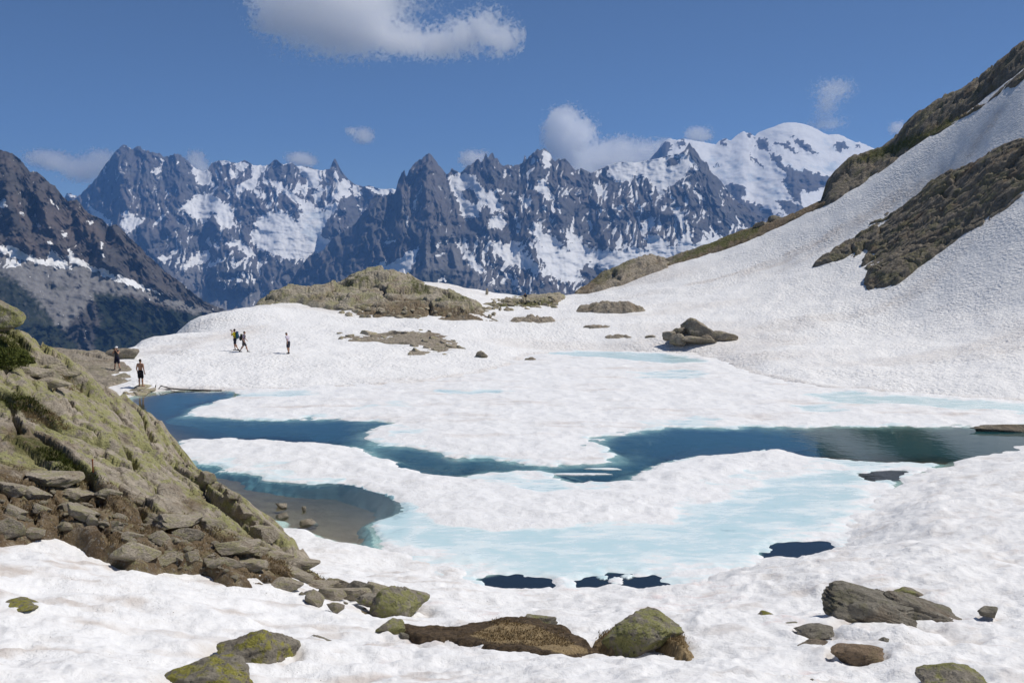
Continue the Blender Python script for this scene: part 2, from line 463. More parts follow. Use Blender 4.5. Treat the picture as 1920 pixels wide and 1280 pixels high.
dirt = np.clip(smooth(fbm(X * 0.03 + 2, Yg * 0.09, 3, 33), 0.05, 0.6) * 0.35 * smooth(rr, 40, 60), 0, 1)
# dirty run-out streaks down the big slope (traced lines of old debris)
def trace_dirt(pts, w, k):
    P = np.array([hit(px, py)[:2] for px, py in pts])
    d = np.full(X.shape, 1e9)
    for i in range(len(P) - 1):
        a, b = P[i], P[i + 1]; e = b - a
        t = np.clip(((X - a[0]) * e[0] + (Yg - a[1]) * e[1]) / (e @ e), 0, 1)
        d = np.minimum(d, np.hypot(X - a[0] - e[0] * t, Yg - a[1] - e[1] * t))
    return k * smooth(d + 0.5 * w * fbm(X * 0.4, Yg * 0.4, 3, 44), w, 0)
dirt = np.maximum(dirt, trace_dirt([(1400, 515), (1560, 440), (1700, 365), (1790, 320), (1860, 235)], 2.2, 0.65))
dirt = np.maximum(dirt, trace_dirt([(1290, 535), (1420, 500), (1520, 455)], 1.2, 0.6))
dirt = np.maximum(dirt, trace_dirt([(250, 665), (380, 640), (470, 622)], 4.0, 0.5))
dirt = np.maximum(dirt, 0.55 * smooth(np.abs(dl2 - 0.5), 1.1, 0) * smooth(rr, 50, 62))
dirt = np.maximum(dirt, 0.75 * smooth(fbm(X * 0.5 + Yg * 0.35, Yg * 1.6 - X * 0.5, 4, 61, 0.6), 0.12, 0.7) * lft)
dirt = np.maximum(dirt, 0.5 * smooth(fbm(X * 0.9, Yg * 1.1, 4, 62, 0.6), 0.15, 0.8) * amp_r)
dirt = np.maximum(dirt, melt_d)
pink = smooth(fbm(X * 0.35 + 9, Yg * 0.35, 3, 71), 0.1, 0.6) * smooth(rr, 34, 22) * 0.5 * smooth(az, -14, 2)
speck = smooth(rr, 32, 18) * smooth(fbm(X * 0.6, Yg * 0.6, 3, 81), -0.1, 0.4)
cup = 0.25 + 0.75 * smooth(rr, 45, 70)
V = np.stack([X, Yg, Zs], -1).reshape(-1, 3)
Fq = grid_faces(*X.shape, keep=(dl > -8))
V, Fq, A = compact(V, Fq, dict(dirt=dirt.ravel(), pink=pink.ravel(), speck=speck.ravel(), cup=cup.ravel(), shoal=smooth(dl2.ravel(), 0.02, -0.12)))
# lake bed shows brown silt where the snow ends under water
m = M['snow']; nt = m.node_tree
pb = [n for n in nt.nodes if n.type == 'BSDF_PRINCIPLED'][0]
lk = pb.inputs['Base Color'].links[0].from_socket
q = NT.__new__(NT); q.m = m; q.t = nt
silt = q.mix(q.rng(q.noise(q.pos(), 1.5, 5, 0.6), 0.35, 0.65), (0.24, 0.15, 0.095), (0.33, 0.225, 0.15))
nt.links.new(q.mix(q.attr('shoal'), lk, silt), pb.inputs['Base Color'])
snow_obj = link('snow_ground', mesh_np('snow_ground', V, Fq, A), M['snow']); tag(snow_obj, kind='structure')

# ------------------------------------------------------------------ water
print('water, ice...')
wm = NT('lake_water')
p = wm.pos()
w1 = wm.noise(wm.vmul(p, (1, 1, 1)), 1.6, 4, 0.6); w2 = wm.noise(wm.vmul(p, (0.5, 1.0, 1)), 0.35, 2, 0.5)
wb = wm.bump(wm.math('ADD', w1, w2), 0.012, 0.5)
body = wm.bsdf(wm.mix(wm.attr('lip_shade'), wm.mix(wm.rng(wm.noise(p, 0.05, 2), 0.35, 0.65), (0.008, 0.054, 0.068), (0.012, 0.066, 0.074)), (0.012, 0.02, 0.026)), 0.04, wb, 0.5, link_out=False, IOR=1.33)
tr = wm.n('ShaderNodeBsdfTransparent'); wm.put(tr.inputs[0], (0.72, 0.84, 0.82))
gl = wm.n('ShaderNodeBsdfGlossy'); wm.put(gl.inputs['Roughness'], 0.04); wm.put(gl.inputs['Normal'], wb)
fr = wm.n('ShaderNodeFresnel'); wm.put(fr.inputs['IOR'], 1.33); wm.put(fr.inputs['Normal'], wb)
shal = wm.n('ShaderNodeMixShader'); wm.put(shal.inputs[0], fr.outputs[0]); wm.t.links.new(tr.outputs[0], shal.inputs[1]); wm.t.links.new(gl.outputs[0], shal.inputs[2])
mx = wm.n('ShaderNodeMixShader'); wm.put(mx.inputs[0], wm.attr('deep')); wm.t.links.new(shal.outputs[0], mx.inputs[1]); wm.t.links.new(body, mx.inputs[2])
wm.t.links.new(mx.outputs[0], wm.out.inputs['Surface'])
M['water'] = wm.m
# ------------------------------------------------------------------ ice
im = NT('lake_ice'); p = im.pos()
wet = im.attr('wet')
n1 = im.noise(im.vmul(p, (0.55, 1, 1)), 0.9, 6, 0.62, 0.5); n2 = im.noise(p, 7.0, 4, 0.65)
n4 = im.noise(im.vmul(p, (0.4, 1, 1)), 3.4, 5, 0.65, 0.4)
wf = im.math('ADD', wet, im.math('MULTIPLY', im.math('ADD', im.math('SUBTRACT', n1, 0.5), im.math('MULTIPLY', im.math('SUBTRACT', n4, 0.5), 0.7)), im.rng(wet, 0.0, 0.3, 0.12, 1.5)))
white = im.mix(im.rng(n2, 0.35, 0.7), (0.84, 0.84, 0.84), (0.77, 0.765, 0.76))
dt = im.math('MULTIPLY', im.attr('dirt'), im.rng(im.noise(im.vmul(p, (0.35, 1.2, 1)), 0.8, 5, 0.65), 0.42, 0.7))
white = im.mix(dt, white, (0.62, 0.56, 0.52))
col = im.mix(im.rng(wf, 0.18, 0.42), white, (0.70, 0.80, 0.81))
col = im.mix(im.rng(wf, 0.42, 0.80), col, (0.55, 0.725, 0.75))
col = im.mix(im.rng(wf, 0.86, 1.15), col, (0.22, 0.36, 0.40))
bn = im.bump(im.math('ADD', im.noise(p, 4.0, 6, 0.68), im.math('MULTIPLY', im.voro(p, 1.6, 'SMOOTH_F1'), 0.5)), 0.06, im.rng(wf, 0.1, 0.5, 0.9, 0.12))
im.bsdf(col, im.rng(wf, 0.2, 0.6, 0.6, 0.25), bn, 0.3)
M['ice'] = im.m
def px_poly(pts): return np.array([lake_pt(*p) for p in pts])
def ice_field(x, y, poly_px, holes_px, rag, seed):
    wxx = x + rag * fbm(x * 0.32, y * 0.32, 4, seed, 0.6) + 0.25 * rag * fbm(x * 2.1, y * 2.1, 3, seed + 21, 0.6); wyy = y + rag * fbm(x * 0.32, y * 0.32, 4, seed + 3, 0.6) + 0.4 * rag * fbm(x * 1.6, y * 2.4, 3, seed + 22, 0.6)
    f = sd_poly(wxx, wyy, px_poly(poly_px))
    for h in holes_px:
        f = np.minimum(f, -sd_poly(x + 0.35 * fbm(x, y, 3, seed + 8), y + 0.35 * fbm(x, y, 3, seed + 9), px_poly(h)))
    return f
FOOT = []
def ice_sheet(name, poly_px, holes_px, wet_px, az0, az1, nc, r0, r1, nr, rag, thick, seed, dirt_amt, bands=()):
    x, y = polar(az0, az1, nc, r0, r1, nr)
    FOOT.append((poly_px, [], rag, seed))
    f = ice_field(x, y, poly_px, holes_px, rag, seed)
    wet = np.zeros_like(x)
    g1 = x + 1.1 * rag * fbm(x * 0.3, y * 0.45, 4, seed + 5); g2 = y + 1.1 * rag * fbm(x * 0.3, y * 0.45, 4, seed + 6)
    for pl, k, soft in wet_px:
        wet = np.maximum(wet, k * smooth(sd_poly(g1, g2, px_poly(pl)), -soft, soft))
    edge = smooth(f, 1.6, 0.0)
    wet = np.maximum(wet, edge * 0.5 * (0.6 + 0.6 * fbm(x * 0.4, y * 0.4, 3, seed + 7)))
    lump = (worley(x / 1.5, y / 1.3, seed + 11)[0] ** 2 - 0.3)
    z = -0.06 + 0.12 * smooth(f, -0.15, 0.5) + thick * smooth(f, 0.2, 2.5)
    z = z + (1 - smooth(wet, 0.1, 0.5)) * smooth(f, 0, 1) * (0.08 * lump + 0.06 * (worley(x / 0.6, y / 0.55, seed + 19)[0] ** 2 - 0.3) + 0.08 * fbm(x * 0.5, y * 0.6, 4, seed + 13))
    z = z - smooth(wet, 0.15, 0.6) * thick * 0.9 * smooth(f, 0.3, 2.5)
    for pts, w_, h_ in bands:                       # pressure ridges of packed snow on the ice
        P = px_poly(pts); d = np.full(x.shape, 1e9)
        for i in range(len(P) - 1):
            a, b = P[i], P[i + 1]; e = b - a
            t = np.clip(((x - a[0]) * e[0] + (y - a[1]) * e[1]) / (e @ e), 0, 1)
            d = np.minimum(d, np.hypot(x - a[0] - e[0] * t, y - a[1] - e[1] * t))
        rb = smooth(d + 0.4 * w_ * fbm(x * 0.5, y * 0.5, 3, seed + 23), w_, 0)
        z += h_ * rb * (1 + 0.8 * lump + 0.5 * fbm(x * 1.1, y * 1.1, 3, seed + 24)); wet = wet * (1 - smooth(rb, 0.05, 0.4))
    z = np.where(f < -0.1, -0.06 + 0.30 * (f + 0.1), z)
    lp = smooth(x, -2.5, -5.0) * smooth(y, 39, 37)
    wet = np.where(f < 0.0, np.clip(0.62 - 0.35 * f + 0.8 * lp, 0, 1.4), wet)
    z = np.where(f < -0.1, z + 0.6 * lp * (f + 0.1), z)
    dirt = dirt_amt * smooth(fbm(x * 0.12, y * 0.3, 3, seed + 17), -0.15, 0.55)
    V = np.stack([x, y, z], -1).reshape(-1, 3)
    V, Fq, A = compact(V, grid_faces(*x.shape, keep=(f > -1.6)), dict(wet=wet.ravel(), dirt=dirt.ravel()))
    o = link(name, mesh_np(name, V, Fq, A), M['ice'])
    return o

far_px = [(340, 780), (385, 760), (425, 742), (450, 728), (600, 722), (780, 712), (900, 695), (970, 670), (1000, 655), (1100, 650), (1250, 655), (1340, 664), (1400, 690),
          (1450, 705), (1530, 720), (1700, 734), (1920, 748), (2200, 760), (2400, 785), (2200, 800), (1920, 801), (1700, 800), (1500, 800), (1390, 801), (1260, 803),
          (1200, 806), (1160, 812), (1135, 821), (1100, 826), (1130, 832), (1165, 842), (1187, 851), (1165, 862), (1110, 872), (1040, 875), (960, 870), (900, 864), (840, 850),
          (770, 842), (715, 840), (690, 828), (667, 816), (690, 806), (720, 792), (660, 788), (590, 786), (510, 789), (440, 786), (390, 784)]
far_wet = [([(1005, 664), (1100, 660), (1250, 664), (1330, 680), (1260, 684), (1120, 671)], 0.75, 0.8),
           ([(1180, 700), (1300, 693), (1340, 705), (1290, 716), (1200, 712)], 0.42, 1.0),
           ([(800, 733), (960, 734), (940, 741), (830, 743)], 0.6, 0.6),
           ([(430, 738), (560, 735), (620, 740), (520, 747), (430, 748)], 0.45, 0.6),
           ([(1500, 742), (1600, 738), (1800, 752), (2100, 772), (2100, 790), (1920, 778), (1700, 762), (1560, 760)], 0.62, 1.0),
           ([(1480, 762), (1560, 758), (1580, 772), (1500, 778)], 0.5, 0.6),
           ([(700, 806), (760, 798), (800, 806), (760, 820)], 0.35, 0.6), ([(1180, 790), (1340, 786), (1330, 800), (1200, 803)], 0.42, 0.8),
           ([(640, 765), (760, 752), (780, 762), (660, 775)], 0.3, 0.7)]
far_wet.append((far_px, 0.10, 0.6))
tag(ice_sheet('far_ice', far_px, [], far_wet, -24, 46, 620, 34, 100, 330, 0.75, 0.07, 101, 0.75), 'broad floating ice sheet reaching from the far snow shore to the dark channel', 'ice sheet')

near_px = [(330, 822), (420, 823), (500, 825), (600, 829), (660, 836), (700, 848), (735, 862), (765, 878), (826, 889), (868, 892), (905, 884), (970, 880), (1035, 885), (1038, 893), (1085, 903), (1173, 904),
           (1160, 895), (1200, 880), (1260, 865), (1320, 855), (1400, 849), (1470, 846), (1525, 856), (1600, 860), (1700, 867), (1790, 870), (1760, 885), (1700, 900),
           (1690, 950), (1640, 1000), (1620, 1040), (1600, 1070), (1460, 1085), (1400, 1100), (1320, 1110), (1255, 1115), (1235, 1130), (1120, 1140), (990, 1140), (900, 1125),
           (820, 1090), (740, 1060), (690, 1030), (690, 985), (720, 968), (742, 945), (722, 925), (690, 914), (640, 908), (560, 908), (480, 900), (400, 884), (340, 850)]
near_holes = [[(925, 1088), (965, 1081), (1025, 1088), (1020, 1112), (930, 1112)], [(1088, 1087), (1150, 1081), (1240, 1083), (1250, 1100), (1240, 1120), (1085, 1120)],
              [(1455, 1027), (1490, 1019), (1555, 1019), (1570, 1045), (1450, 1050)], [(1620, 892), (1650, 884), (1690, 885), (1670, 897), (1630, 900)]]
near_wet = [([(745, 985), (830, 968), (930, 985), (1010, 972), (1120, 985), (1240, 990), (1290, 965), (1360, 935), (1440, 905), (1540, 885), (1640, 880), (1690, 888), (1620, 920), (1580, 960), (1560, 995), (1450, 1030), (1380, 1052),
              (1270, 1060), (1230, 1085), (1100, 1085), (960, 1085), (880, 1058), (800, 1040), (730, 1015)], 0.60, 1.0),
            ([(690, 985), (722, 962), (742, 940), (715, 922), (760, 925), (800, 960), (780, 1000), (760, 1030), (705, 1012)], 0.95, 1.2),
            ([(900, 898), (1000, 902), (1100, 900), (1160, 905), (1110, 925), (1020, 930), (930, 915)], 0.45, 0.8),
            ([(1530, 858), (1700, 867), (1760, 872), (1650, 885), (1560, 875)], 0.5, 0.6),
            ([(700, 925), (760, 935), (860, 960), (900, 980), (820, 970), (750, 960)], 0.42, 0.9),
            ([(1330, 985), (1450, 950), (1500, 975), (1400, 1030), (1300, 1035)], 0.78, 1.2),
            ([(480, 895), (560, 900), (700, 905), (720, 925), (640, 908)], 0.9, 0.7)]
near_wet.append((near_px, 0.24, 0.6))
near_bands = [([(400, 832), (560, 850), (690, 885), (800, 925), (900, 950), (1020, 958), (1120, 950), (1230, 915), (1330, 875), (1440, 856)], 2.8, 0.08),
              ([(850, 975), (960, 985), (1080, 975), (1180, 960)], 1.2, 0.08)]
tag(ice_sheet('near_ice', near_px, near_holes, near_wet, -22, 33, 560, 22.5, 46, 290, 0.45, 0.05, 202, 0.15, near_bands), 'slushy turquoise and white ice sheet between the dark channel and the near snow', 'ice sheet')

Xw, Yw = polar(-44, 44, 470, 20, 96, 420)
dw = sd_poly(Xw, Yw, LAKE)
Zw = np.zeros_like(Xw)
depth = np.clip(dw, 0, 40) * (0.10 + 0.2 * smooth(Yw, 40, 55))
deep = 1 - np.exp(-depth * depth * 4.5 - depth * 0.6)
deep = np.maximum(deep, smooth(Xw + 0.15 * (Yw - 27), -3.2, -1.4))
fr = np.hypot(Xw, Yw)
for (pp, hh, rg_, sd_) in FOOT:                  # over the ice foot the water is thin and lets the pale ice show through
    fi = ice_field(Xw, Yw, pp, hh, rg_, sd_)
    wdt = 0.8 + 0.8 * fbm(Xw * 0.5, Yw * 0.5, 3, sd_ + 60)
    lp = smooth(Xw, -2.5, -5.0) * smooth(Yw, 39, 37)
    deep = np.minimum(deep, 1 - 0.85 * (1 - 0.9 * lp) * np.exp(-np.clip(-fi, 0, 9) / np.clip(wdt, 0.15, 2)))
for h_ in near_holes:
    deep = np.maximum(deep, smooth(sd_poly(Xw, Yw, px_poly(h_)), -0.5, -0.2))
V = np.stack([Xw, Yw, Zw], -1).reshape(-1, 3)
lip_shade = np.zeros_like(Xw)  # shade under the snow lip, painted into the water colour of the holes
for h_ in near_holes: lip_shade = np.maximum(lip_shade, smooth(sd_poly(Xw, Yw, px_poly(h_)), -0.5, -0.2))
V, Fq, A = compact(V, grid_faces(*Xw.shape, keep=(dw > -1.5)), dict(deep=deep.ravel(), lip_shade=lip_shade.ravel()))
tag(link('lake_water', mesh_np('lake_water', V, Fq, A), M['water']), kind='structure')


def floe(px, py, w, d, seed, label, grp=None):
    c = lake_pt(px, py); n = 40
    rg = random.Random(seed)
    bm = bmesh.new(); ring = []; low = []
    ph = [rg.uniform(0, 6.28) for _ in range(3)]
    for i in range(n):
        a = 6.2832 * i / n
        r = 1 + 0.16 * math.sin(2 * a + ph[0]) + 0.12 * math.sin(3 * a + ph[1]) + 0.09 * math.sin(7 * a + ph[2]) + 0.07 * math.sin(13 * a + ph[0]) + rg.uniform(-0.08, 0.08)
        ring.append((math.cos(a) * w * r * 0.5, math.sin(a) * d * r * 0.5))
    for k, (s, z) in enumerate(((1.02, -0.06), (1.0, 0.005), (0.88, 0.025), (0.5, 0.035 + 0.02 * rg.random()))):
        low.append([bm.verts.new((x * s, y * s, z)) for x, y in ring])
    cvt = bm.verts.new((0, 0, 0.04))
    for a, b in zip(low, low[1:]):
        for i in range(n): bm.faces.new((a[i], a[(i + 1) % n], b[(i + 1) % n], b[i]))
    for i in range(n): bm.faces.new((low[-1][i], low[-1][(i + 1) % n], cvt))
    me = bpy.data.meshes.new('ice_floe'); bm.to_mesh(me); bm.free()
    for pl in me.polygons: pl.use_smooth = True
    for nm, v in (('wet', 0.25 + 0.25 * rg.random()), ('dirt', 0.0)):
        a_ = me.attributes.new(nm, 'FLOAT', 'POINT'); a_.data.foreach_set('value', np.full(len(me.vertices), v, np.float32))
    o = link('ice_floe', me, M['ice']); o.location = (c[0], c[1], 0.0)
    tag(o, label, 'ice floe', grp)
for i, (px, py, w, d, lb) in enumerate([(1155, 1089, 0.42, 0.5, 'largest ice piece floating in the dark hole at the near shore'), (1130, 1083, 0.25, 0.35, 'small ice piece left of the largest one in the dark shore hole'),
        (1176, 1081, 0.34, 0.3, 'flat ice piece behind the largest one in the dark shore hole'), (1230, 1010, 0.6, 0.5, 'round white ice pad on the turquoise ice'),
        (1085, 889, 2.0, 0.35, 'long slush strip drifting right of the middle channel'), (1130, 879, 1.4, 0.3, 'thin slush strip nearest the tip of the ice tongue')]):
    floe(px, py, w, d, i, lb)

# ================================================================== ROCK THAT STANDS OUT OF THE SNOW
def rock_disp(x, y, s, ang, amp, seed, aniso=2.2, crack=0.5, tilt=0.5):
    c, n = math.cos(ang), math.sin(ang)
    x2 = x + 0.35 * s * fbm(x / s * 0.6, y / s * 0.6, 3, seed + 50); y2 = y + 0.35 * s * fbm(x / s * 0.6, y / s * 0.6, 3, seed + 51)
    u = x2 * c + y2 * n; v = -x2 * n + y2 * c
    out = 0
    for k, (ss, aa) in enumerate(((s, 1.0), (s * 0.42, 0.42), (s * 0.18, 0.18))):
        f1, f2, cid, dx, dy = worley(u / (ss * aniso), v / ss, seed + k * 13)
        t1 = (cid * 7.13) % 1 - 0.5; t2 = (cid * 13.7) % 1 - 0.5
        out = out + aa * ((cid - 0.5) * 0.9 + tilt * 2 * (t1 * dx + t2 * dy)) - aa * crack * smooth(f2 - f1, 0.10, 0.0)
    return amp * (out + 0.35 * fbm(x / s * 1.3, y / s * 1.3, 5, seed + 40, 0.55))
class Patch:
    def __init__(self, name, ctrl, poly, mat, nc, nr, s, ang, amp, seed, aniso=2.2, crack=0.5, edge=1.2, sink=1.5, soil=None, green=None, pad=0.6, reg=0.002, tilt=0.5, rag=0.5):
        C = [tuple(at(*c)) if len(c) == 3 else tuple(c[1:]) for c in ctrl]
        self.t = TPS(C, reg)
        P = np.array([at(*p)[:2] if len(p) == 3 else p for p in poly])
        r = np.hypot(P[:, 0], P[:, 1]); a = np.degrees(np.arctan2(P[:, 0], P[:, 1]))
        mr = 0.03 * (r.max())
        x, y = polar(a.min() - 1, a.max() + 1, nc, r.min() - mr * 0.6, r.max() + mr, nr)
        f = sd_poly(x, y, P) + rag * fbm(x / s * 0.8, y / s * 0.8, 4, seed + 70, 0.6)
        e = smooth(f, -0.1, edge)
        z = coarse(self.t, x, y, 4) + e * rock_disp(x, y, s, ang, amp, seed, aniso, crack, tilt)
        z = z - sink * smooth(f, edge * 0.5, -pad)
        so = np.zeros_like(x); gr = np.zeros_like(x)
        ppx, ppy = 960 + FPX * x / (y * CP - (z - H) * SP), 640 - FPX * (y * SP + (z - H) * CP) / (y * CP - (z - H) * SP)
        for pl, k, soft in (soil or []): so = np.maximum(so, k * smooth(sd_poly(ppx + 14 * fbm(x, y, 3, seed + 81), ppy + 9 * fbm(x, y, 3, seed + 82), pl), -soft, soft))
        for pl, k, soft in (green or []): gr = np.maximum(gr, k * smooth(sd_poly(ppx + 10 * fbm(x, y, 3, seed + 83), ppy + 7 * fbm(x, y, 3, seed + 84), pl), -soft, soft))
        V = np.stack([x, y, z], -1).reshape(-1, 3)
        V, Fq, A = compact(V, grid_faces(*x.shape, keep=(f > -pad)), dict(soil=so.ravel(), green=gr.ravel()))
        self.o = link(name, mesh_np(name, V, Fq, A), mat)
        self.f = f; self.x = x; self.y = y; self.z = z
    def surf(self, x, y):
        """actual built height (nearest grid vertex)"""
        r = np.hypot(x, y); a = np.arctan2(x, y)
        R = np.hypot(self.x[:, 0], self.y[:, 0]); Aa = np.arctan2(self.x[0], self.y[0])
        i = np.clip(np.searchsorted(R, r), 0, len(R) - 1); j = np.clip(np.searchsorted(Aa, a), 0, len(Aa) - 1)
        return np.where((self.f[i, j] > -0.3), self.z[i, j], -50.0)
print('rock...')
# ---- the outcrop on the near left
oc = [(-150, 985, 15.4), (0, 1005, 15.5), (60, 985, 16.2), (130, 1010, 16.0), (200, 1035, 15.8), (290, 1065, 15.6), (400, 1080, 16), (470, 1095, 16.3), (560, 1125, 16.5), (650, 1142, 16.5), (760, 1140, 16.9),
      (-150, 880, 18), (0, 900, 18), (200, 950, 18.2), (350, 1000, 18), (450, 1030, 18), (560, 1080, 18.3), (700, 1108, 17.8),
      (-150, 770, 21), (0, 800, 21), (150, 850, 21), (300, 920, 21), (400, 965, 20.8), (500, 1020, 20.5), (560, 1062, 20),
      (-150, 670, 24.5), (0, 700, 24.5), (100, 745, 25), (200, 800, 25), (300, 865, 24.6), (400, 925, 23.8), (480, 970, 23), (540, 1035, 22),
      (-150, 560, 28), (0, 628, 28), (55, 652, 29), (115, 688, 32), (188, 736, 36), (252, 790, 33), (325, 858, 30), (400, 900, 27.5), (464, 942, 26.3), (508, 988, 25.3), (545, 1040, 23.3), (585, 1090, 20.9)]
back = []
for (px, py, D) in [(0, 628, 28), (55, 652, 29), (115, 688, 32), (188, 736, 36), (252, 790, 33), (325, 858, 30), (400, 900, 27.5), (464, 942, 26.3), (508, 988, 25.3), (545, 1040, 23.3)]:
    q = at(px, py, D); back.append((q[0] + 2.2, q[1] + 2.6, q[2] - 3.6 if px > 150 else q[2] - 1.8))
oc += [('w', *b) for b in back] + [('w', -24, 46, 1.0), ('w', -16, 45, -1.0)]
opoly = [(-250, 985, 15.4), (0, 1003, 15.6), (35, 988, 16.0), (75, 990, 16.4), (130, 1008, 16.4), (205, 1040, 15.8), (275, 1066, 15.5), (300, 1050, 16.4), (400, 1078, 16.6), (430, 1090, 16.2), (500, 1108, 16.2), (560, 1128, 16.4), (650, 1143, 16.4), (760, 1141, 16.8),
         (770, 1115, 17.6), (660, 1100, 18.4), (600, 1086, 20.4), (585, 1060, 22.3)] + [(b[0] - 0.6, b[1] - 0.6) for b in back[::-1]] + [(-24, 40), (-30, 26)]
osoil = [([(-100, 885), (0, 870), (120, 895), (200, 905), (300, 960), (360, 985), (430, 1000), (480, 1010), (560, 1060), (620, 1095), (800, 1090), (800, 1150), (600, 1150), (300, 1080), (-100, 1020)], 1.0, 14),
         ([(-20, 800), (60, 800), (140, 860), (60, 860)], 0.8, 10), ([(350, 930), (390, 940), (360, 960), (330, 945)], 0.8, 8)]
ogreen = [([(-60, 610), (30, 620), (55, 660), (50, 690), (-60, 700)], 1.0, 6), ([(90, 680), (150, 695), (150, 725), (110, 720)], 0.5, 8), ([(0, 735), (50, 745), (140, 805), (100, 800), (0, 760)], 0.8, 8),
          ([(30, 800), (120, 850), (190, 900), (120, 880), (20, 840)], 0.8, 8)]
PO = Patch('rock_outcrop', oc, opoly, M['rock_lichen'], 400, 440, 1.7, math.radians(-38), 0.36, 301, aniso=2.6, crack=1.15, edge=0.6, sink=1.0, soil=osoil, green=ogreen, pad=0.5, tilt=0.7, rag=0.25)
tag(PO.o, 'big lichen-covered bedrock outcrop filling the near left side', kind='structure')

# ---- slab where the hiker in the white cap stands
tc = [(60, 700, 62), (130, 725, 60), (215, 716, 62), (255, 712, 63), (260, 705, 66), (60, 665, 68), (120, 668, 68), (180, 672, 68), (230, 688, 67), (222, 696, 66), (60, 655, 76), (150, 660, 76), (220, 668, 76), ('w', -26, 86, -2), ('w', -38, 84, -2)]
PT = Patch('rock_slab', tc, [(40, 720, 58), (150, 730, 58), (215, 722, 61), (262, 712, 63), (255, 700, 67), (200, 676, 72), (150, 664, 78), (40, 660, 78)], M['rock_tan'], 150, 140, 2.6, math.radians(-25), 0.22, 311, edge=1.0, sink=1.2, crack=0.35)
tag(PT.o, 'smooth tan rock slab under the hiker in the white cap', kind='structure')

# ---- the knoll in the middle distance
kc = [(470, 577, 110), (520, 566, 111), (565, 566, 111), (600, 576, 109.5), (655, 575, 109.5), (690, 577, 108), (610, 597, 104), (660, 592, 105), (715, 591, 104.5), (767, 592, 104), (818, 598, 102.5), (885, 597, 103), (945, 600, 103),
      (490, 561, 114), (522, 542, 118), (545, 539, 120), (568, 545, 120), (580, 548, 114), (605, 535, 119), (632, 534, 120), (620, 555, 113), (680, 550, 114), (740, 560, 112), (800, 572, 109), (860, 580, 107), (700, 572, 109),
      (653, 523, 123), (681, 514, 125), (708, 508, 127), (736, 501, 128), (749, 502, 128), (770, 513, 127), (790, 530, 126), (811, 539, 124), (835, 549, 122), (859, 553, 120), (884, 557, 117), (896, 568, 113), (903, 585, 107),
      (700, 535, 119), (760, 535, 119), (830, 565, 112)]
for (px, py, D) in [(490, 561, 114), (545, 539, 120), (605, 533, 119), (681, 514, 125), (740, 501, 128), (790, 530, 126), (859, 553, 120), (896, 568, 115)]:
    q = at(px, py, D); kc += [('w', q[0], q[1] + 10, q[2] - 3.5), ('w', q[0] * 1.05, q[1] + 26, q[2] - 12)]
kpoly = [(474, 573, 110), (560, 560, 113), (572, 572, 110.5), (650, 576, 109), (684, 578, 108), (640, 588, 105.5), (606, 598, 103.5), (660, 593, 104.5), (767, 592, 104), (818, 599, 102.3), (885, 597, 102.8), (952, 600, 103), (915, 590, 108), (906, 577, 120), (900, 570, 135), (740, 530, 150), (560, 545, 140), (470, 565, 128)]
ksoil = [([(600, 598), (690, 575), (760, 560), (860, 575), (910, 585), (960, 602), (820, 600)], 0.9, 8), ([(560, 560), (640, 545), (600, 565)], 0.6, 6)]
kgreen = [([(650, 525), (695, 515), (690, 530), (640, 540)], 0.9, 4), ([(765, 515), (790, 530), (810, 550), (790, 552), (770, 530)], 0.9, 4), ([(830, 550), (880, 556), (880, 566), (820, 560)], 0.7, 4), ([(480, 562), (540, 545), (545, 556), (490, 570)], 0.5, 6)]
PK = Patch('rock_knoll', kc, kpoly, M['rock_knoll'], 400, 240, 4.4, math.radians(20), 0.9, 321, aniso=1.5, crack=0.55, edge=1.6, sink=1.8, soil=ksoil, green=kgreen, pad=1.2, tilt=0.6, rag=0.9)
tag(PK.o, 'rounded lichen-green bedrock knoll beyond the snow', kind='structure')

# ---- rubble ridge right of the knoll, with the cairn
rc = [(900, 585, 112), (960, 585, 113), (1040, 569, 124), (1060, 556, 132), (905, 561, 128), (960, 559, 130), (1010, 556, 132), (1045, 550, 136), (905, 570, 118), (980, 568, 121), ('w', -6, 150, 0.5), ('w', 6, 152, 0.5), ('w', 10, 152, 0.5)]
PR = Patch('rubble_ridge', rc, [(895, 588, 112), (935, 591, 111), (965, 588, 115), (1010, 580, 121), (1048, 569, 128), (1062, 560, 138), (1040, 560, 148), (890, 575, 148)], M['rock_knoll'], 150, 110, 1.6, 0.3, 0.42, 331, aniso=1.3, edge=0.7, sink=1.4, green=[([(930, 568), (1040, 562), (1040, 574), (930, 582)], 0.9, 5)], soil=[([(890, 575), (1060, 560), (1060, 600), (890, 600)], 0.8, 6)])
tag(PR.o, 'low rubble ridge with grass right of the knoll', kind='structure')

# ---- rock hump and grassy strip on the skyline below the big slope
hc = [(1070, 556, 138), (1130, 535, 139), (1190, 515, 141), (1250, 496, 143), (1090, 540, 145), (1130, 512, 148), (1170, 490, 150), (1200, 479, 152), (1230, 482, 151), (1252, 488, 149), (1150, 520, 145), (1200, 503, 146)]
for (px, py, D) in [(1090, 540, 145), (1130, 512, 148), (1200, 479, 152), (1250, 488, 149)]:
    q = at(px, py, D); hc += [('w', q[0], q[1] + 12, q[2] - 4)]
PH = Patch('rock_hump', hc, [(1072, 556, 138), (1130, 537, 138.5), (1190, 517, 140.5), (1256, 496, 143), (1262, 490, 152), (1200, 485, 165), (1120, 520, 162), (1080, 548, 150)], M['rock_tan'], 150, 120, 3.4, 0.6, 0.75, 341, aniso=1.8, crack=0.4, edge=1.0, sink=1.5, green=[([(1100, 520), (1180, 482), (1190, 490), (1120, 535)], 0.6, 6)], soil=[([(1070, 556), (1110, 520), (1140, 530), (1100, 550)], 0.7, 5)])
tag(PH.o, 'tan bedrock hump on the skyline at the foot of the big slope', kind='structure')
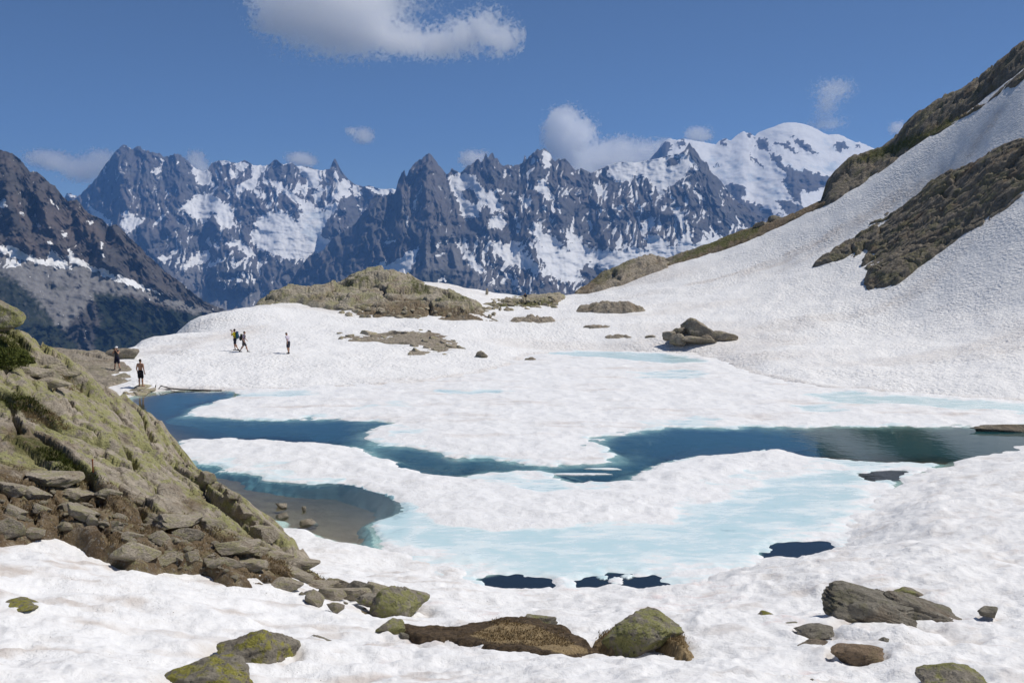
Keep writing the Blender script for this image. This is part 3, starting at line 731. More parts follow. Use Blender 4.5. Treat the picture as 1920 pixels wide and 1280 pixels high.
gc = [(1240, 500, 145), (1330, 475, 145), (1450, 428, 143), (1560, 374, 138), (1250, 486, 150), (1300, 466, 150), (1350, 448, 150), (1400, 430, 149), (1450, 413, 148), (1500, 395, 146), (1555, 368, 143)]
for (px, py, D) in [(1250, 486, 150), (1350, 448, 150), (1450, 413, 148), (1555, 368, 143)]:
    q = at(px, py, D); gc += [('w', q[0], q[1] + 12, q[2] - 4)]
PG = Patch('grassy_strip', gc, [(1236, 500, 144.5), (1330, 476, 144.5), (1450, 429, 142.5), (1562, 374, 137.5), (1565, 366, 150), (1450, 416, 160), (1330, 460, 162), (1236, 490, 160)], M['rock_slope'], 220, 70, 2.0, 0.5, 0.28, 351, edge=0.8, sink=1.3, green=[([(1260, 488), (1340, 450), (1420, 425), (1430, 432), (1350, 462), (1280, 486)], 1.0, 4)], soil=[([(1236, 505), (1450, 400), (1570, 350), (1570, 385), (1450, 435), (1300, 490)], 0.8, 6)])
tag(PG.o, 'narrow strip of turf and rubble along the skyline of the snow slope', kind='structure')

# ---- dark crags along the top of the big slope
cc = [(1545, 378, 138), (1600, 352, 136), (1650, 326, 134), (1700, 288, 131.5), (1712, 276, 131), (1760, 250, 128), (1800, 227, 125), (1860, 182, 121), (1920, 138, 116), (2050, 60, 110),
      (1553, 350, 142), (1565, 330, 143), (1582, 310, 143), (1600, 292, 144), (1625, 285, 144), (1660, 272, 143), (1690, 258, 142), (1695, 235, 141), (1710, 215, 140), (1740, 198, 138), (1780, 182, 136), (1820, 160, 133), (1860, 125, 130), (1890, 100, 127), (1920, 84, 125), (2050, 0, 118),
      (1620, 320, 139), (1680, 285, 136), (1750, 225, 133), (1850, 165, 126)]
for (px, py, D) in [(1565, 330, 143), (1600, 292, 144), (1690, 258, 142), (1740, 198, 138), (1820, 160, 133), (1920, 84, 125), (2050, 0, 118)]:
    q = at(px, py, D); cc += [('w', q[0] + 2, q[1] + 10, q[2] - 4), ('w', q[0] + 6, q[1] + 30, q[2] - 16)]
cpoly = [(1543, 378, 137.5), (1600, 353, 135.5), (1650, 327, 133.5), (1698, 292, 131), (1716, 276, 130.5), (1705, 268, 133), (1760, 245, 128.5), (1800, 227, 124.5), (1860, 183, 120.5), (1920, 139, 115.5), (2080, 45, 108), (2080, 20, 140), (1900, 120, 155), (1700, 240, 165), (1560, 350, 165)]
PC = Patch('crag_ridge', cc, cpoly, M['rock_slope'], 300, 170, 3.6, math.radians(-41), 0.8, 361, aniso=2.6, crack=0.6, edge=1.0, sink=1.6, tilt=0.8, rag=0.8,
           green=[([(1600, 300), (1640, 280), (1700, 262), (1760, 235), (1800, 215), (1800, 228), (1720, 268), (1640, 300)], 1.0, 4)], soil=[([(1700, 262), (1800, 210), (1900, 150), (1920, 145), (1800, 230), (1710, 275)], 0.6, 5)])
tag(PC.o, 'dark crag ridge with turf ledge along the top of the big snow slope', kind='structure')

# ---- the big rock rib in the middle of the slope
rib_px = [(1521, 501), (1560, 470), (1600, 440), (1650, 405), (1700, 385), (1733, 372), (1745, 350), (1790, 330), (1830, 310), (1870, 290), (1920, 268), (2050, 215), (2050, 300), (1920, 365), (1890, 392), (1850, 420), (1810, 440), (1780, 465),
          (1760, 478), (1720, 505), (1690, 530), (1660, 545), (1628, 548), (1624, 528), (1630, 512), (1614, 505), (1612, 493), (1622, 480), (1635, 468), (1620, 470), (1590, 495), (1600, 480), (1575, 492)]
ribw = [hit(px, py) for px, py in rib_px]
ribP = np.array([p[:2] for p in ribw])
bc = [('w', p[0], p[1], p[2] + 0.15) for p in ribw[::2]]
for (px, py, up) in [(1600, 465, 0.7), (1660, 430, 1.1), (1700, 410, 1.3), (1745, 362, 1.6), (1790, 345, 1.7), (1830, 325, 1.8), (1900, 290, 2.0), (1650, 500, 0.7), (1700, 470, 1.1), (1750, 430, 1.1), (1800, 400, 1.4), (1850, 380, 1.4), (1660, 530, 1.2), (1700, 505, 1.2), (1640, 535, 1.1), (1890, 340, 1.6)]:
    q = hit(px, py); bc.append(('w', q[0], q[1], q[2] + up))
PB = Patch('rock_rib', bc, [tuple(p) for p in ribP], M['rock_slope'], 330, 300, 2.6, math.radians(-37), 0.75, 371, aniso=3.4, crack=0.9, edge=0.5, sink=0.9, pad=0.4, tilt=0.8, rag=0.35, reg=0.01)
tag(PB.o, 'long dark rock rib cutting down the middle of the big snow slope', kind='structure')

# ---- small outcrops in the snow field (each a thing of its own)
def small_outcrop(name, pts, up, label, mat, s=1.6, ang=0.2, amp=0.35, seed=0, cat='outcrop', nc=90, nr=70, extra=()):
    w = [hit(px, py) for px, py in pts]
    c = [('w', p[0], p[1], p[2] + 0.05) for p in w]
    for (px, py, D, kz) in extra:
        q = at(px, py, D); c.append(('w', *q))
    cen = np.mean(np.array(w), 0)
    if not extra: c.append(('w', cen[0], cen[1], cen[2] + up))
    P_ = Patch(name, c, [tuple(p[:2]) for p in w], mat, nc, nr, s, ang, amp, seed, edge=0.5, sink=0.8, pad=0.4, rag=0.3, reg=0.003)
    tag(P_.o, label, cat)
    return P_
def flat_pts(x0, x1, y_front, y_back, n=7):
    f = [(x0 + (x1 - x0) * t, y_front - (y_front - y_back) * 0.35 * abs(2 * t - 1) ** 2.5) for t in np.linspace(0, 1, n)]
    b = [(x1 - (x1 - x0) * t, y_back + (y_front - y_back) * 0.35 * abs(2 * t - 1) ** 2.5) for t in np.linspace(0.06, 0.94, n)]
    return f + b
q1 = hit(1145, 588)[1]
small_outcrop('snow_outcrop', flat_pts(1077, 1214, 588, 577), 1, 'long hummocky outcrop on the snow below the skyline hump', M['rock_tan'], 2.0, 0.2, 0.8, 401, extra=[(1085, 585, q1, 0), (1110, 572, q1 + 1.5, 0), (1125, 564, q1 + 2, 0), (1150, 556, q1 + 2.2, 0), (1165, 560, q1 + 2, 0), (1185, 562, q1 + 2, 0), (1200, 566, q1 + 1.5, 0)])
q1 = hit(1117, 615)[1]
small_outcrop('snow_outcrop', flat_pts(1087, 1152, 616, 611), 1, 'thin low outcrop just above the smaller hump near the far shore', M['rock_tan'], 1.2, 0.2, 0.2, 402, extra=[(1105, 609, q1, 0), (1130, 605, q1 + 0.5, 0), (1140, 608, q1 + 0.5, 0)])
q1 = hit(1160, 635)[1]
small_outcrop('snow_outcrop', flat_pts(1132, 1191, 636, 630), 1, 'low rounded hump of rock nearest the pale blue far shore', M['rock_tan'], 1.2, 0.2, 0.2, 403, extra=[(1148, 624, q1 + 0.4, 0), (1163, 620, q1 + 0.6, 0), (1178, 626, q1 + 0.5, 0)])
q1 = hit(1000, 603)[1]
small_outcrop('snow_outcrop', flat_pts(953, 1045, 606, 597), 1, 'bumpy low outcrop in the snow right of the knoll', M['rock_tan'], 1.3, 0.2, 0.6, 404, extra=[(965, 596, q1, 0), (985, 592, q1 + 1, 0), (1005, 594, q1 + 1, 0), (1025, 587, q1 + 1.4, 0), (1035, 592, q1 + 1, 0)])
q1 = hit(760, 645)[1]
PP = small_outcrop('gravel_patch', [(632, 632), (660, 640), (700, 641), (750, 645), (790, 650), (765, 658), (770, 666), (810, 663), (850, 658), (876, 656), (862, 645), (850, 632), (820, 624), (790, 620), (740, 622), (700, 626), (660, 628)], 0.25,
                  'stony gravel patch melted out of the snow behind the hikers', M['rock_tan'], 0.9, 0.1, 0.10, 405, 'gravel patch', nc=150, nr=110)

# ================================================================== THE MOUNTAINS
print('mountains...')
def mat_mountain(name, rock_a, rock_b, rock_c, scl=1.0):
    m = NT(name); p = m.pos()
    n1 = m.noise(m.vmul(p, (1, 1, 0.45)), 0.006 * scl, 6, 0.62, 0.3); n2 = m.noise(m.vmul(p, (1.0, 1.0, 0.35)), 0.03 * scl, 5, 0.65)
    n3 = m.noise(p, 0.0018 * scl, 4, 0.6)
    col = m.mix(m.rng(n1, 0.34, 0.66), rock_a, rock_b)
    col = m.mix(m.rng(n3, 0.45, 0.65), col, rock_c)
    col = m.mix(m.rng(n2, 0.55, 0.72, 0, 0.5), col, tuple(x * 0.5 for x in rock_a))
    sc = m.attr('scree')
    col = m.mix(sc, col, m.mix(m.rng(n2, 0.35, 0.65), (0.17, 0.16, 0.15), (0.23, 0.22, 0.205)))
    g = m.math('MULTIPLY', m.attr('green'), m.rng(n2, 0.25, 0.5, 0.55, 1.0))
    col = m.mix(g, col, m.mix(m.rng(n1, 0.4, 0.6), (0.012, 0.019, 0.010), (0.026, 0.033, 0.016)))  # forest green, darkened to carry the cloud shadow on the left flank
    s = m.math('ADD', m.attr('snow'), m.math('MULTIPLY', m.math('SUBTRACT', m.noise(m.vmul(p, (1, 1, 0.42)), 0.022 * scl, 6, 0.72), 0.5), 0.75))
    sf = m.rng(s, 0.42, 0.58)
    ice = m.math('MULTIPLY', m.attr('ice'), m.rng(n1, 0.45, 0.6))
    scol = m.mix(ice, m.mix(m.rng(n2, 0.35, 0.75), (0.82, 0.815, 0.80), (0.76, 0.74, 0.70)), (0.56, 0.62, 0.66))
    col = m.mix(sf, col, scol)
    bn = m.bump(m.math('ADD', n2, m.math('MULTIPLY', n1, 2.0)), 7.0 / scl, m.rng(sf, 0, 1, 0.45, 0.12))
    m.bsdf(col, 0.9, bn, 0.1)
    return m.m
def r1(pts): return [(x / 4.0, 240 + y / 4.0) for x, y in pts]
def r2(pts): return [(400 + x / 3.556, 240 + y / 3.556) for x, y in pts]
def r3(pts): return [(700 + x / 3.2, 200 + y / 3.2) for x, y in pts]
def r4(pts): return [(1100 + x / 3.556, 180 + y / 3.556) for x, y in pts]

def mountain(name, mat, sky_pts, base_y, Dtop, Dbase, nc, nr, seed, rel, jag, fields, ribs=(), spot=0.0, spot_top=0.0, power=0.9, lean=0.0):
    sk = np.array(sky_pts, float)
    px1 = np.linspace(sk[0, 0], sk[-1, 0], nc)
    sy = np.interp(px1, sk[:, 0], sk[:, 1])
    jm = np.interp(px1, *zip(*jag)) if isinstance(jag, (list, tuple)) else np.full(nc, jag)
    sy = sy + jm * (fbm(px1 / 5.0, px1 * 0 + seed, 3, seed, 0.6)) - 0.4 * jm * np.abs(perlin(px1 / 2.6, px1 * 0 + 3.3, seed + 2))
    by = np.interp(px1, *zip(*base_y)) if isinstance(base_y, (list, tuple)) else np.full(nc, base_y)
    v = np.linspace(0, 1, nr)[:, None]
    PX = np.repeat(px1[None, :], nr, 0); PY = by[None, :] + (sy - by)[None, :] * v
    t = PY - sy[None, :]
    ksz = max(3, int(nc * 26 / (px1[-1] - px1[0]))); kern = np.hanning(2 * ksz + 1); kern /= kern.sum()
    sys_ = np.convolve(np.pad(sy, ksz, 'edge'), kern, 'valid')
    sys_ = np.minimum(sys_, np.convolve(np.pad(sys_, ksz, 'edge'), kern, 'valid') + 4)
    ts = PY - sys_[None, :] + 14
    tm = np.max(by - sy)
    wx = PX + 9 * fbm(PX / 40, PY / 40, 3, seed + 3); wy = PY + 9 * fbm(PX / 40, PY / 40, 3, seed + 4)
    A1, A2, A3, w1, w2 = rel
    relief = A1 * (ridged(wx / w1, wy / (w1 * 1.9), 3, seed + 5) - 1.0) + A2 * (ridged((wx + lean * wy) / w2, wy / (w2 * 2.6), 4, seed + 6) - 1.0) + A3 * fbm(PX / 5, PY / 7, 4, seed + 7, 0.65)
    for (pts, A, w0, gw) in ribs:           # spurs that come forward from the face
        P = np.array(pts, float)
        xr = np.interp(PY, P[:, 1], P[:, 0]); ok = smooth(PY, P[0, 1] - 6, P[0, 1] + 4) * smooth(PY, P[-1, 1] + 40, P[-1, 1])
        wd = w0 + gw * np.clip(PY - P[0, 1], 0, 999)
        xr = xr + 5 * fbm(PY / 18, PX * 0 + A, 3, seed + 31)
        relief = relief + 0.62 * A * ok * np.clip(1 - np.abs(PX - xr) / wd, 0, 1) * smooth(PY, P[0, 1], P[0, 1] + 60)
    at_ = {}
    wn1 = fbm(PX / 9, PY / 9, 4, seed + 11, 0.6); wn2 = fbm(PX / 9, PY / 9, 4, seed + 12, 0.6)
    rn = ridged((wx + lean * wy) / w2, wy / (w2 * 2.6), 4, seed + 6)
    rg_ = ridged((wx + (lean + 0.15) * wy) / 8.5, wy / 34.0, 3, seed + 61) + 0.5 * rn
    gul = smooth(rg_, np.percentile(rg_, 40), np.percentile(rg_, 8))     # snow lies in the narrow gullies between the ribs
    for k in ('snow', 'scree', 'green', 'ice'):
        f = np.zeros_like(PX)
        for (poly, val, warp, soft) in fields.get(k, []):
            pa = np.array(poly)
            bb = (PX > pa[:, 0].min() - 20) & (PX < pa[:, 0].max() + 20) & (PY > pa[:, 1].min() - 20) & (PY < pa[:, 1].max() + 20)
            dd = np.full(PX.shape, -99.0)
            dd[bb] = sd_poly(PX[bb] + warp * wn1[bb], PY[bb] + warp * wn2[bb], poly)
            vv = (val * (0.25 + 1.35 * gul) if k == 'snow' and val < 0.7 else val)
            f = np.maximum(f, vv * smooth(dd, -soft, soft)) if val > 0 else f * (1 + val * smooth(dd, -soft, soft))
        at_[k] = f
    sb = at_['snow'].copy()
    for ax in (0, 1):
        for st in (1, 2, 4): sb = (np.roll(sb, st, ax) + sb + np.roll(sb, -st, ax)) / 3
    sc_ = np.clip(np.maximum(sb, 0.7 * at_['scree']), 0, 1)
    relief = relief * (1 - 0.93 * sc_) + sc_ * A2 * 0.35 * fbm(PX / 26 + 7, PY / 14, 4, seed + 41)
    D = Dtop - (Dtop - Dbase) * np.sign(ts) * (np.abs(ts) / tm) ** power - relief
    hi = smooth(t, 160, 10)
    sp = smooth(fbm(PX / 6 + 0.35 * PY / 6, PY / 8, 4, seed + 15, 0.6) - 0.35 * (ridged(wx / w2, wy / (w2 * 2.4), 2, seed + 6) - 1.1), 0.55, 0.75)
    at_['snow'] = np.maximum(at_['snow'], sp * (0.3 + 0.9 * gul) * (spot + spot_top * hi) * (1 - at_['green']) * np.interp(PX, [700, 880], [0.25, 1.0]) if name.startswith('needle') else sp * (0.3 + 0.9 * gul) * (spot + spot_top * hi) * (1 - at_['green']))
    Pt = at(PX, PY, D)
    rows = [Pt]
    top = Pt[-1]
    for dy, dz in ((0.008, 0.01), (0.025, 0.035), (0.05, 0.09)):
        q = top.copy(); q[:, 0] *= 1 + dy; q[:, 1] *= 1 + dy; q[:, 2] = q[:, 2] - Dtop * dz
        q[:, 2] += 60 * fbm(px1 / 20, px1 * 0 + dy, 2, seed)
        rows.append(q[None])
    V = np.concatenate(rows, 0); ex = len(rows) - 1
    for k in at_: at_[k] = np.concatenate([at_[k]] + [at_[k][-1:]] * ex, 0).ravel()
    me = mesh_np(name, V.reshape(-1, 3), grid_faces(V.shape[0], nc), at_)
    o = link(name, me, mat); tag(o, kind='structure')
    return o
MM = mat_mountain('far_granite', (0.092, 0.09, 0.09), (0.135, 0.13, 0.125), (0.135, 0.122, 0.114))
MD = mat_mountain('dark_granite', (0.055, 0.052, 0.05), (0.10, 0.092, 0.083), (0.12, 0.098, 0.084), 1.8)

# --- dark flank on the left, about 6 km away
sky1 = [(-420, 190), (-200, 230), (-60, 262), (0, 281), (15, 285), (30, 292), (45, 308), (55, 322), (70, 322), (82, 333), (95, 345), (103, 348), (112, 362), (128, 378), (145, 374), (155, 388), (165, 400), (178, 405), (190, 410), (205, 425), (218, 420), (230, 432), (245, 448), (262, 462), (275, 478), (290, 490), (310, 510), (340, 530), (360, 548), (385, 566), (420, 580), (450, 600), (480, 640)]
s1 = [(r1([(-400, 800), (0, 885), (90, 880), (170, 930), (330, 1000), (390, 910), (540, 1050), (500, 1060), (380, 1040), (200, 1000), (0, 935), (-400, 850)]), 1.0, 5, 1.0),
      (r1([(500, 890), (560, 960), (740, 1060), (770, 1040), (870, 1130), (890, 1100), (960, 1130), (1100, 1200), (1280, 1262), (1150, 1235), (1000, 1188), (880, 1148), (740, 1088), (520, 1005)]), 1.0, 4, 0.9),
      (r1([(0, 530), (50, 550), (40, 600), (0, 600)]), 0.95, 5, 1), (r1([(145, 615), (190, 640), (185, 670), (150, 650)]), 0.95, 4, 1), (r1([(250, 640), (280, 660), (275, 680), (250, 665)]), 0.9, 4, 0.8), (r1([(255, 715), (310, 725), (310, 740), (260, 738)]), 0.95, 4, 0.8),
      (r1([(355, 515), (400, 560), (450, 600), (440, 605), (380, 565)]), 0.95, 3, 0.8), (r1([(455, 760), (500, 800), (490, 825), (465, 810)]), 0.9, 4, 0.8), (r1([(345, 845), (400, 850), (400, 870), (360, 872)]), 0.9, 4, 0.8),
      (r1([(640, 690), (700, 705), (690, 722), (650, 708)]), 0.9, 4, 0.8), (r1([(750, 850), (775, 860), (765, 920), (755, 900)]), 0.85, 3, 0.6), (r1([(755, 940), (790, 960), (770, 975)]), 0.9, 3, 0.6)]
stripes = (r1([(-400, 900), (0, 945), (200, 1010), (390, 1050), (400, 1120), (330, 1150), (150, 1110), (0, 1050), (-400, 980)]), 0.62, 6, 3.0)
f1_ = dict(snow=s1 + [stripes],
           scree=[(r1([(-500, 900), (0, 935), (380, 1040), (540, 1010), (740, 1090), (1000, 1190), (1300, 1270), (1700, 1420), (1500, 1400), (1000, 1250), (700, 1280), (500, 1500), (-500, 1500)]), 1.0, 6, 4)],
           green=[([(-500, 470), (-60, 490), (0, 510), (30, 528), (70, 562), (100, 600), (150, 650), (200, 720), (-500, 720)], 0.95, 8, 6), ([(175, 548), (230, 552), (300, 575), (370, 590), (430, 585), (500, 640), (500, 720), (180, 720), (175, 640), (190, 600)], 1.0, 8, 5), ([(95, 530), (130, 540), (120, 548), (90, 540)], 0.5, 6, 4)])  # right-hand green patch: forest with a cloud's shadow painted into its colour
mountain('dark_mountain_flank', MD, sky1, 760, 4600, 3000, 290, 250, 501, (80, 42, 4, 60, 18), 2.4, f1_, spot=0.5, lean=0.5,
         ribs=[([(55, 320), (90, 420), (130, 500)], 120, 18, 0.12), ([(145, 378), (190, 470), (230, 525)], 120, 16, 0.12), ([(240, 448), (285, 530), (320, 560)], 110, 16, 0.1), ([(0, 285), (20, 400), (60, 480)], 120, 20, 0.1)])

# --- the broken wall and needle at the left, about 14 km away
sky2 = [(60, 470), (100, 420), (125, 362), (145, 368), (152, 364), (165, 350), (180, 335), (195, 312), (205, 300), (217, 283), (230, 272), (236, 272), (241, 277), (250, 280), (256, 275), (262, 274), (268, 281), (287, 286), (300, 288), (306, 294), (316, 293), (328, 289), (336, 289), (343, 294), (352, 301), (360, 311), (370, 318), (380, 322), (390, 318), (396, 307), (410, 301), (425, 301), (434, 305), (446, 306), (459, 300), (468, 305), (475, 310), (498, 311), (507, 307), (513, 301), (518, 298), (524, 305), (532, 309), (546, 305), (557, 312), (568, 311), (580, 313), (590, 317), (602, 320), (612, 318), (619, 317), (623, 305), (627, 298), (630, 300), (634, 308), (640, 320), (645, 327), (653, 336), (664, 345), (681, 350), (692, 348), (715, 355), (737, 354), (760, 362), (800, 370), (850, 360)]
s2 = [(r2([(240, 720), (300, 600), (380, 560), (480, 550), (560, 630), (600, 560), (560, 470), (640, 490), (700, 540), (780, 560), (740, 640), (720, 680), (720, 720), (800, 740), (780, 800), (700, 830), (620, 880), (560, 880), (450, 860), (330, 830), (260, 770)]), 1.0, 7, 1.5),
      (r2([(120, 390), (200, 370), (250, 330), (262, 250), (360, 250), (310, 330), (280, 400), (170, 425)]), 1.0, 5, 1.2), (r2([(40, 215), (110, 215), (120, 240), (60, 250)]), 1.0, 3, 1), (r2([(140, 235), (220, 220), (235, 240), (210, 300), (170, 280)]), 0.85, 5, 1),
      (r2([(330, 340), (430, 350), (520, 440), (600, 520), (560, 500), (440, 420), (370, 370)]), 0.85, 6, 1.2), (r2([(440, 265), (500, 320), (540, 400), (500, 380)]), 0.6, 6, 1.2),
      (r2([(550, 250), (700, 280), (730, 280), (725, 330), (690, 400), (560, 400), (550, 370), (640, 380), (600, 320)]), 0.95, 5, 1.2), (r2([(455, 235), (525, 225), (520, 240), (460, 250)]), 1.0, 2, 0.8),
      (r2([(780, 480), (830, 370), (890, 340), (920, 390), (910, 450), (850, 470)]), 0.95, 6, 1.2), (r2([(925, 380), (960, 375), (1005, 450), (930, 460)]), 0.95, 5, 1.2), (r2([(955, 515), (1020, 540), (1000, 570)]), 0.9, 4, 1), (r2([(760, 520), (850, 480), (830, 540), (740, 640), (720, 700), (705, 680), (730, 600)]), 0.8, 5, 1.2),
      (r2([(1010, 385), (1100, 400), (1240, 395), (1200, 450), (1120, 450), (1050, 420)]), 1.0, 3, 1.0),
      (r2([(660, 450), (720, 380), (740, 400), (690, 520)]), 0.8, 5, 1.2),
      (r1([(1400, 195), (1460, 240), (1560, 300), (1600, 440), (1480, 420), (1460, 330)]), 1.0, 4, 1.2), (r1([(1400, 190), (1480, 330), (1470, 400), (1440, 340)]), 0.6, 4, 1.2),
      (r1([(1340, 600), (1440, 520), (1560, 480), (1640, 530), (1760, 600), (1750, 640), (1780, 760), (1650, 740), (1600, 620), (1540, 720), (1430, 660)]), 0.85, 7, 2),
      (r1([(650, 560), (690, 600), (830, 690), (840, 730), (740, 715), (680, 640)]), 1.0, 4, 1.0), (r1([(920, 620), (1040, 670), (1100, 680), (960, 800), (910, 740)]), 1.0, 6, 1.0), (r1([(860, 730), (970, 800), (900, 760)]), 0.9, 4, 1),
      (r1([(1130, 760), (1200, 700), (1270, 610), (1180, 690)]), 0.9, 3, 1), (r1([(1460, 940), (1590, 910), (1560, 1000), (1450, 1040), (1300, 1095), (1370, 1040)]), 0.7, 6, 2), (r1([(1170, 965), (1290, 955), (1230, 1025)]), 0.9, 5, 1.2),
      (r1([(1145, 300), (1210, 300), (1200, 340), (1150, 350)]), 0.85, 5, 1.0), (r1([(1160, 220), (1230, 190), (1240, 250), (1170, 270)]), 0.6, 5, 1.2), (r1([(1180, 400), (1290, 450), (1290, 560), (1210, 480)]), 0.6, 6, 1.5), (r1([(930, 250), (960, 260), (955, 290)]), 0.8, 3, 1), (r1([(770, 270), (800, 290), (790, 350), (760, 330)]), 0.7, 4, 1), (r1([(940, 128), (1000, 158), (970, 150)]), 0.9, 2, 0.8), (r1([(480, 495), (600, 495), (560, 530)]), 1.0, 3, 1),
      (r2([(-10, 440), (60, 500), (140, 560), (150, 660), (60, 600), (-10, 540)]), 0.62, 8, 3),
      (r2([(60, 770), (150, 745), (230, 780), (300, 860), (240, 850), (150, 790)]), 0.95, 5, 1.2), (r2([(20, 850), (120, 790), (240, 830), (320, 880), (420, 900), (300, 930), (200, 880), (170, 960), (100, 860)]), 0.62, 8, 3), (r2([(90, 850), (140, 920), (180, 960), (130, 920)]), 0.9, 4, 1), (r2([(0, 890), (100, 850), (40, 900), (-60, 960)]), 0.75, 5, 1.2), (r2([(330, 850), (560, 880), (570, 910), (420, 890)]), 0.6, 6, 2)]
s2 += [([(380, 300), (640, 310), (640, 420), (560, 400), (480, 390), (390, 360)], 0.42, 8, 8), ([(395, 450), (440, 440), (520, 520), (520, 560), (400, 540)], 0.40, 8, 6), ([(285, 350), (400, 350), (470, 430), (420, 520), (300, 500)], 0.36, 8, 8), ([(200, 280), (360, 290), (340, 400), (220, 400)], 0.30, 8, 8)]
f2_ = dict(snow=s2, ice=[(r2([(600, 540), (790, 560), (740, 660), (640, 800), (560, 700)]), 0.7, 6, 4)],
           scree=[([(370, 540), (430, 545), (560, 545), (560, 620), (330, 620)], 1.0, 6, 4), ([(330, 512), (400, 480), (380, 530), (340, 540)], 0.6, 6, 4)],
           green=[([(395, 500), (430, 480), (490, 530), (480, 560), (380, 560)], 0.35, 6, 6)])
mountain('jagged_mountain_wall', MM, sky2, 620, 12600, 9200, 460, 260, 521, (170, 100, 8, 46, 15), [(60, 2.2), (380, 2.0), (395, 0.8), (480, 0.8), (510, 1.8), (540, 0.8), (610, 0.6), (640, 1.5), (660, 0.4), (850, 0.3)], f2_, spot=0.5, spot_top=0.3,
         ribs=[([(232, 272), (245, 350), (255, 420)], 180, 16, 0.12), ([(335, 290), (330, 380), (290, 440)], 200, 16, 0.14), ([(390, 358), (420, 430), (440, 520)], 420, 16, 0.28), ([(430, 450), (450, 500), (470, 560)], 300, 14, 0.4), ([(518, 300), (560, 390), (570, 420)], 180, 12, 0.14), ([(628, 300), (640, 380), (620, 430)], 320, 12, 0.22), ([(655, 360), (650, 400), (625, 445)], 260, 14, 0.25), ([(372, 345), (300, 430), (260, 480)], 300, 14, 0.2)])

# --- the row of needles in the centre, about 9.5 km away
sky3 = [(480, 600), (520, 560), (538, 535), (557, 510), (570, 492), (580, 479), (602, 473), (614, 459), (625, 446), (633, 442), (647, 431), (657, 428), (667, 418), (677, 403), (690, 389), (695, 375), (704, 366), (712, 364), (718, 371), (723, 369), (732, 358), (737, 365), (741, 361), (747, 338), (753, 326), (758, 317), (761, 331), (765, 326), (768, 319), (776, 308), (784, 300), (791, 299), (797, 291), (805, 287), (811, 293), (816, 300), (823, 310), (830, 318), (837, 327), (842, 325), (847, 316), (855, 320), (862, 325), (868, 320), (876, 312), (887, 307), (892, 301), (897, 298), (901, 305), (905, 302), (911, 286), (915, 298), (920, 288), (924, 286), (928, 298), (932, 296), (938, 307), (944, 312), (950, 309), (962, 311), (975, 308), (980, 306), (984, 291), (988, 299), (993, 293), (1000, 286), (1008, 280), (1013, 283), (1019, 277), (1025, 282), (1031, 287), (1035, 297), (1040, 303), (1047, 298), (1053, 299), (1059, 297), (1066, 305), (1072, 311), (1078, 320), (1085, 318), (1091, 315), (1098, 320), (1109, 325), (1120, 319), (1134, 314), (1139, 310), (1155, 305), (1170, 304), (1193, 305), (1221, 300), (1235, 297), (1252, 292), (1274, 288), (1284, 282), (1289, 273), (1293, 268), (1297, 275), (1303, 280), (1308, 288), (1316, 301), (1322, 304), (1326, 304), (1333, 323), (1342, 330), (1350, 337), (1361, 354), (1372, 366), (1381, 377), (1398, 388), (1423, 405), (1451, 416), (1480, 430), (1540, 460), (1640, 520)]
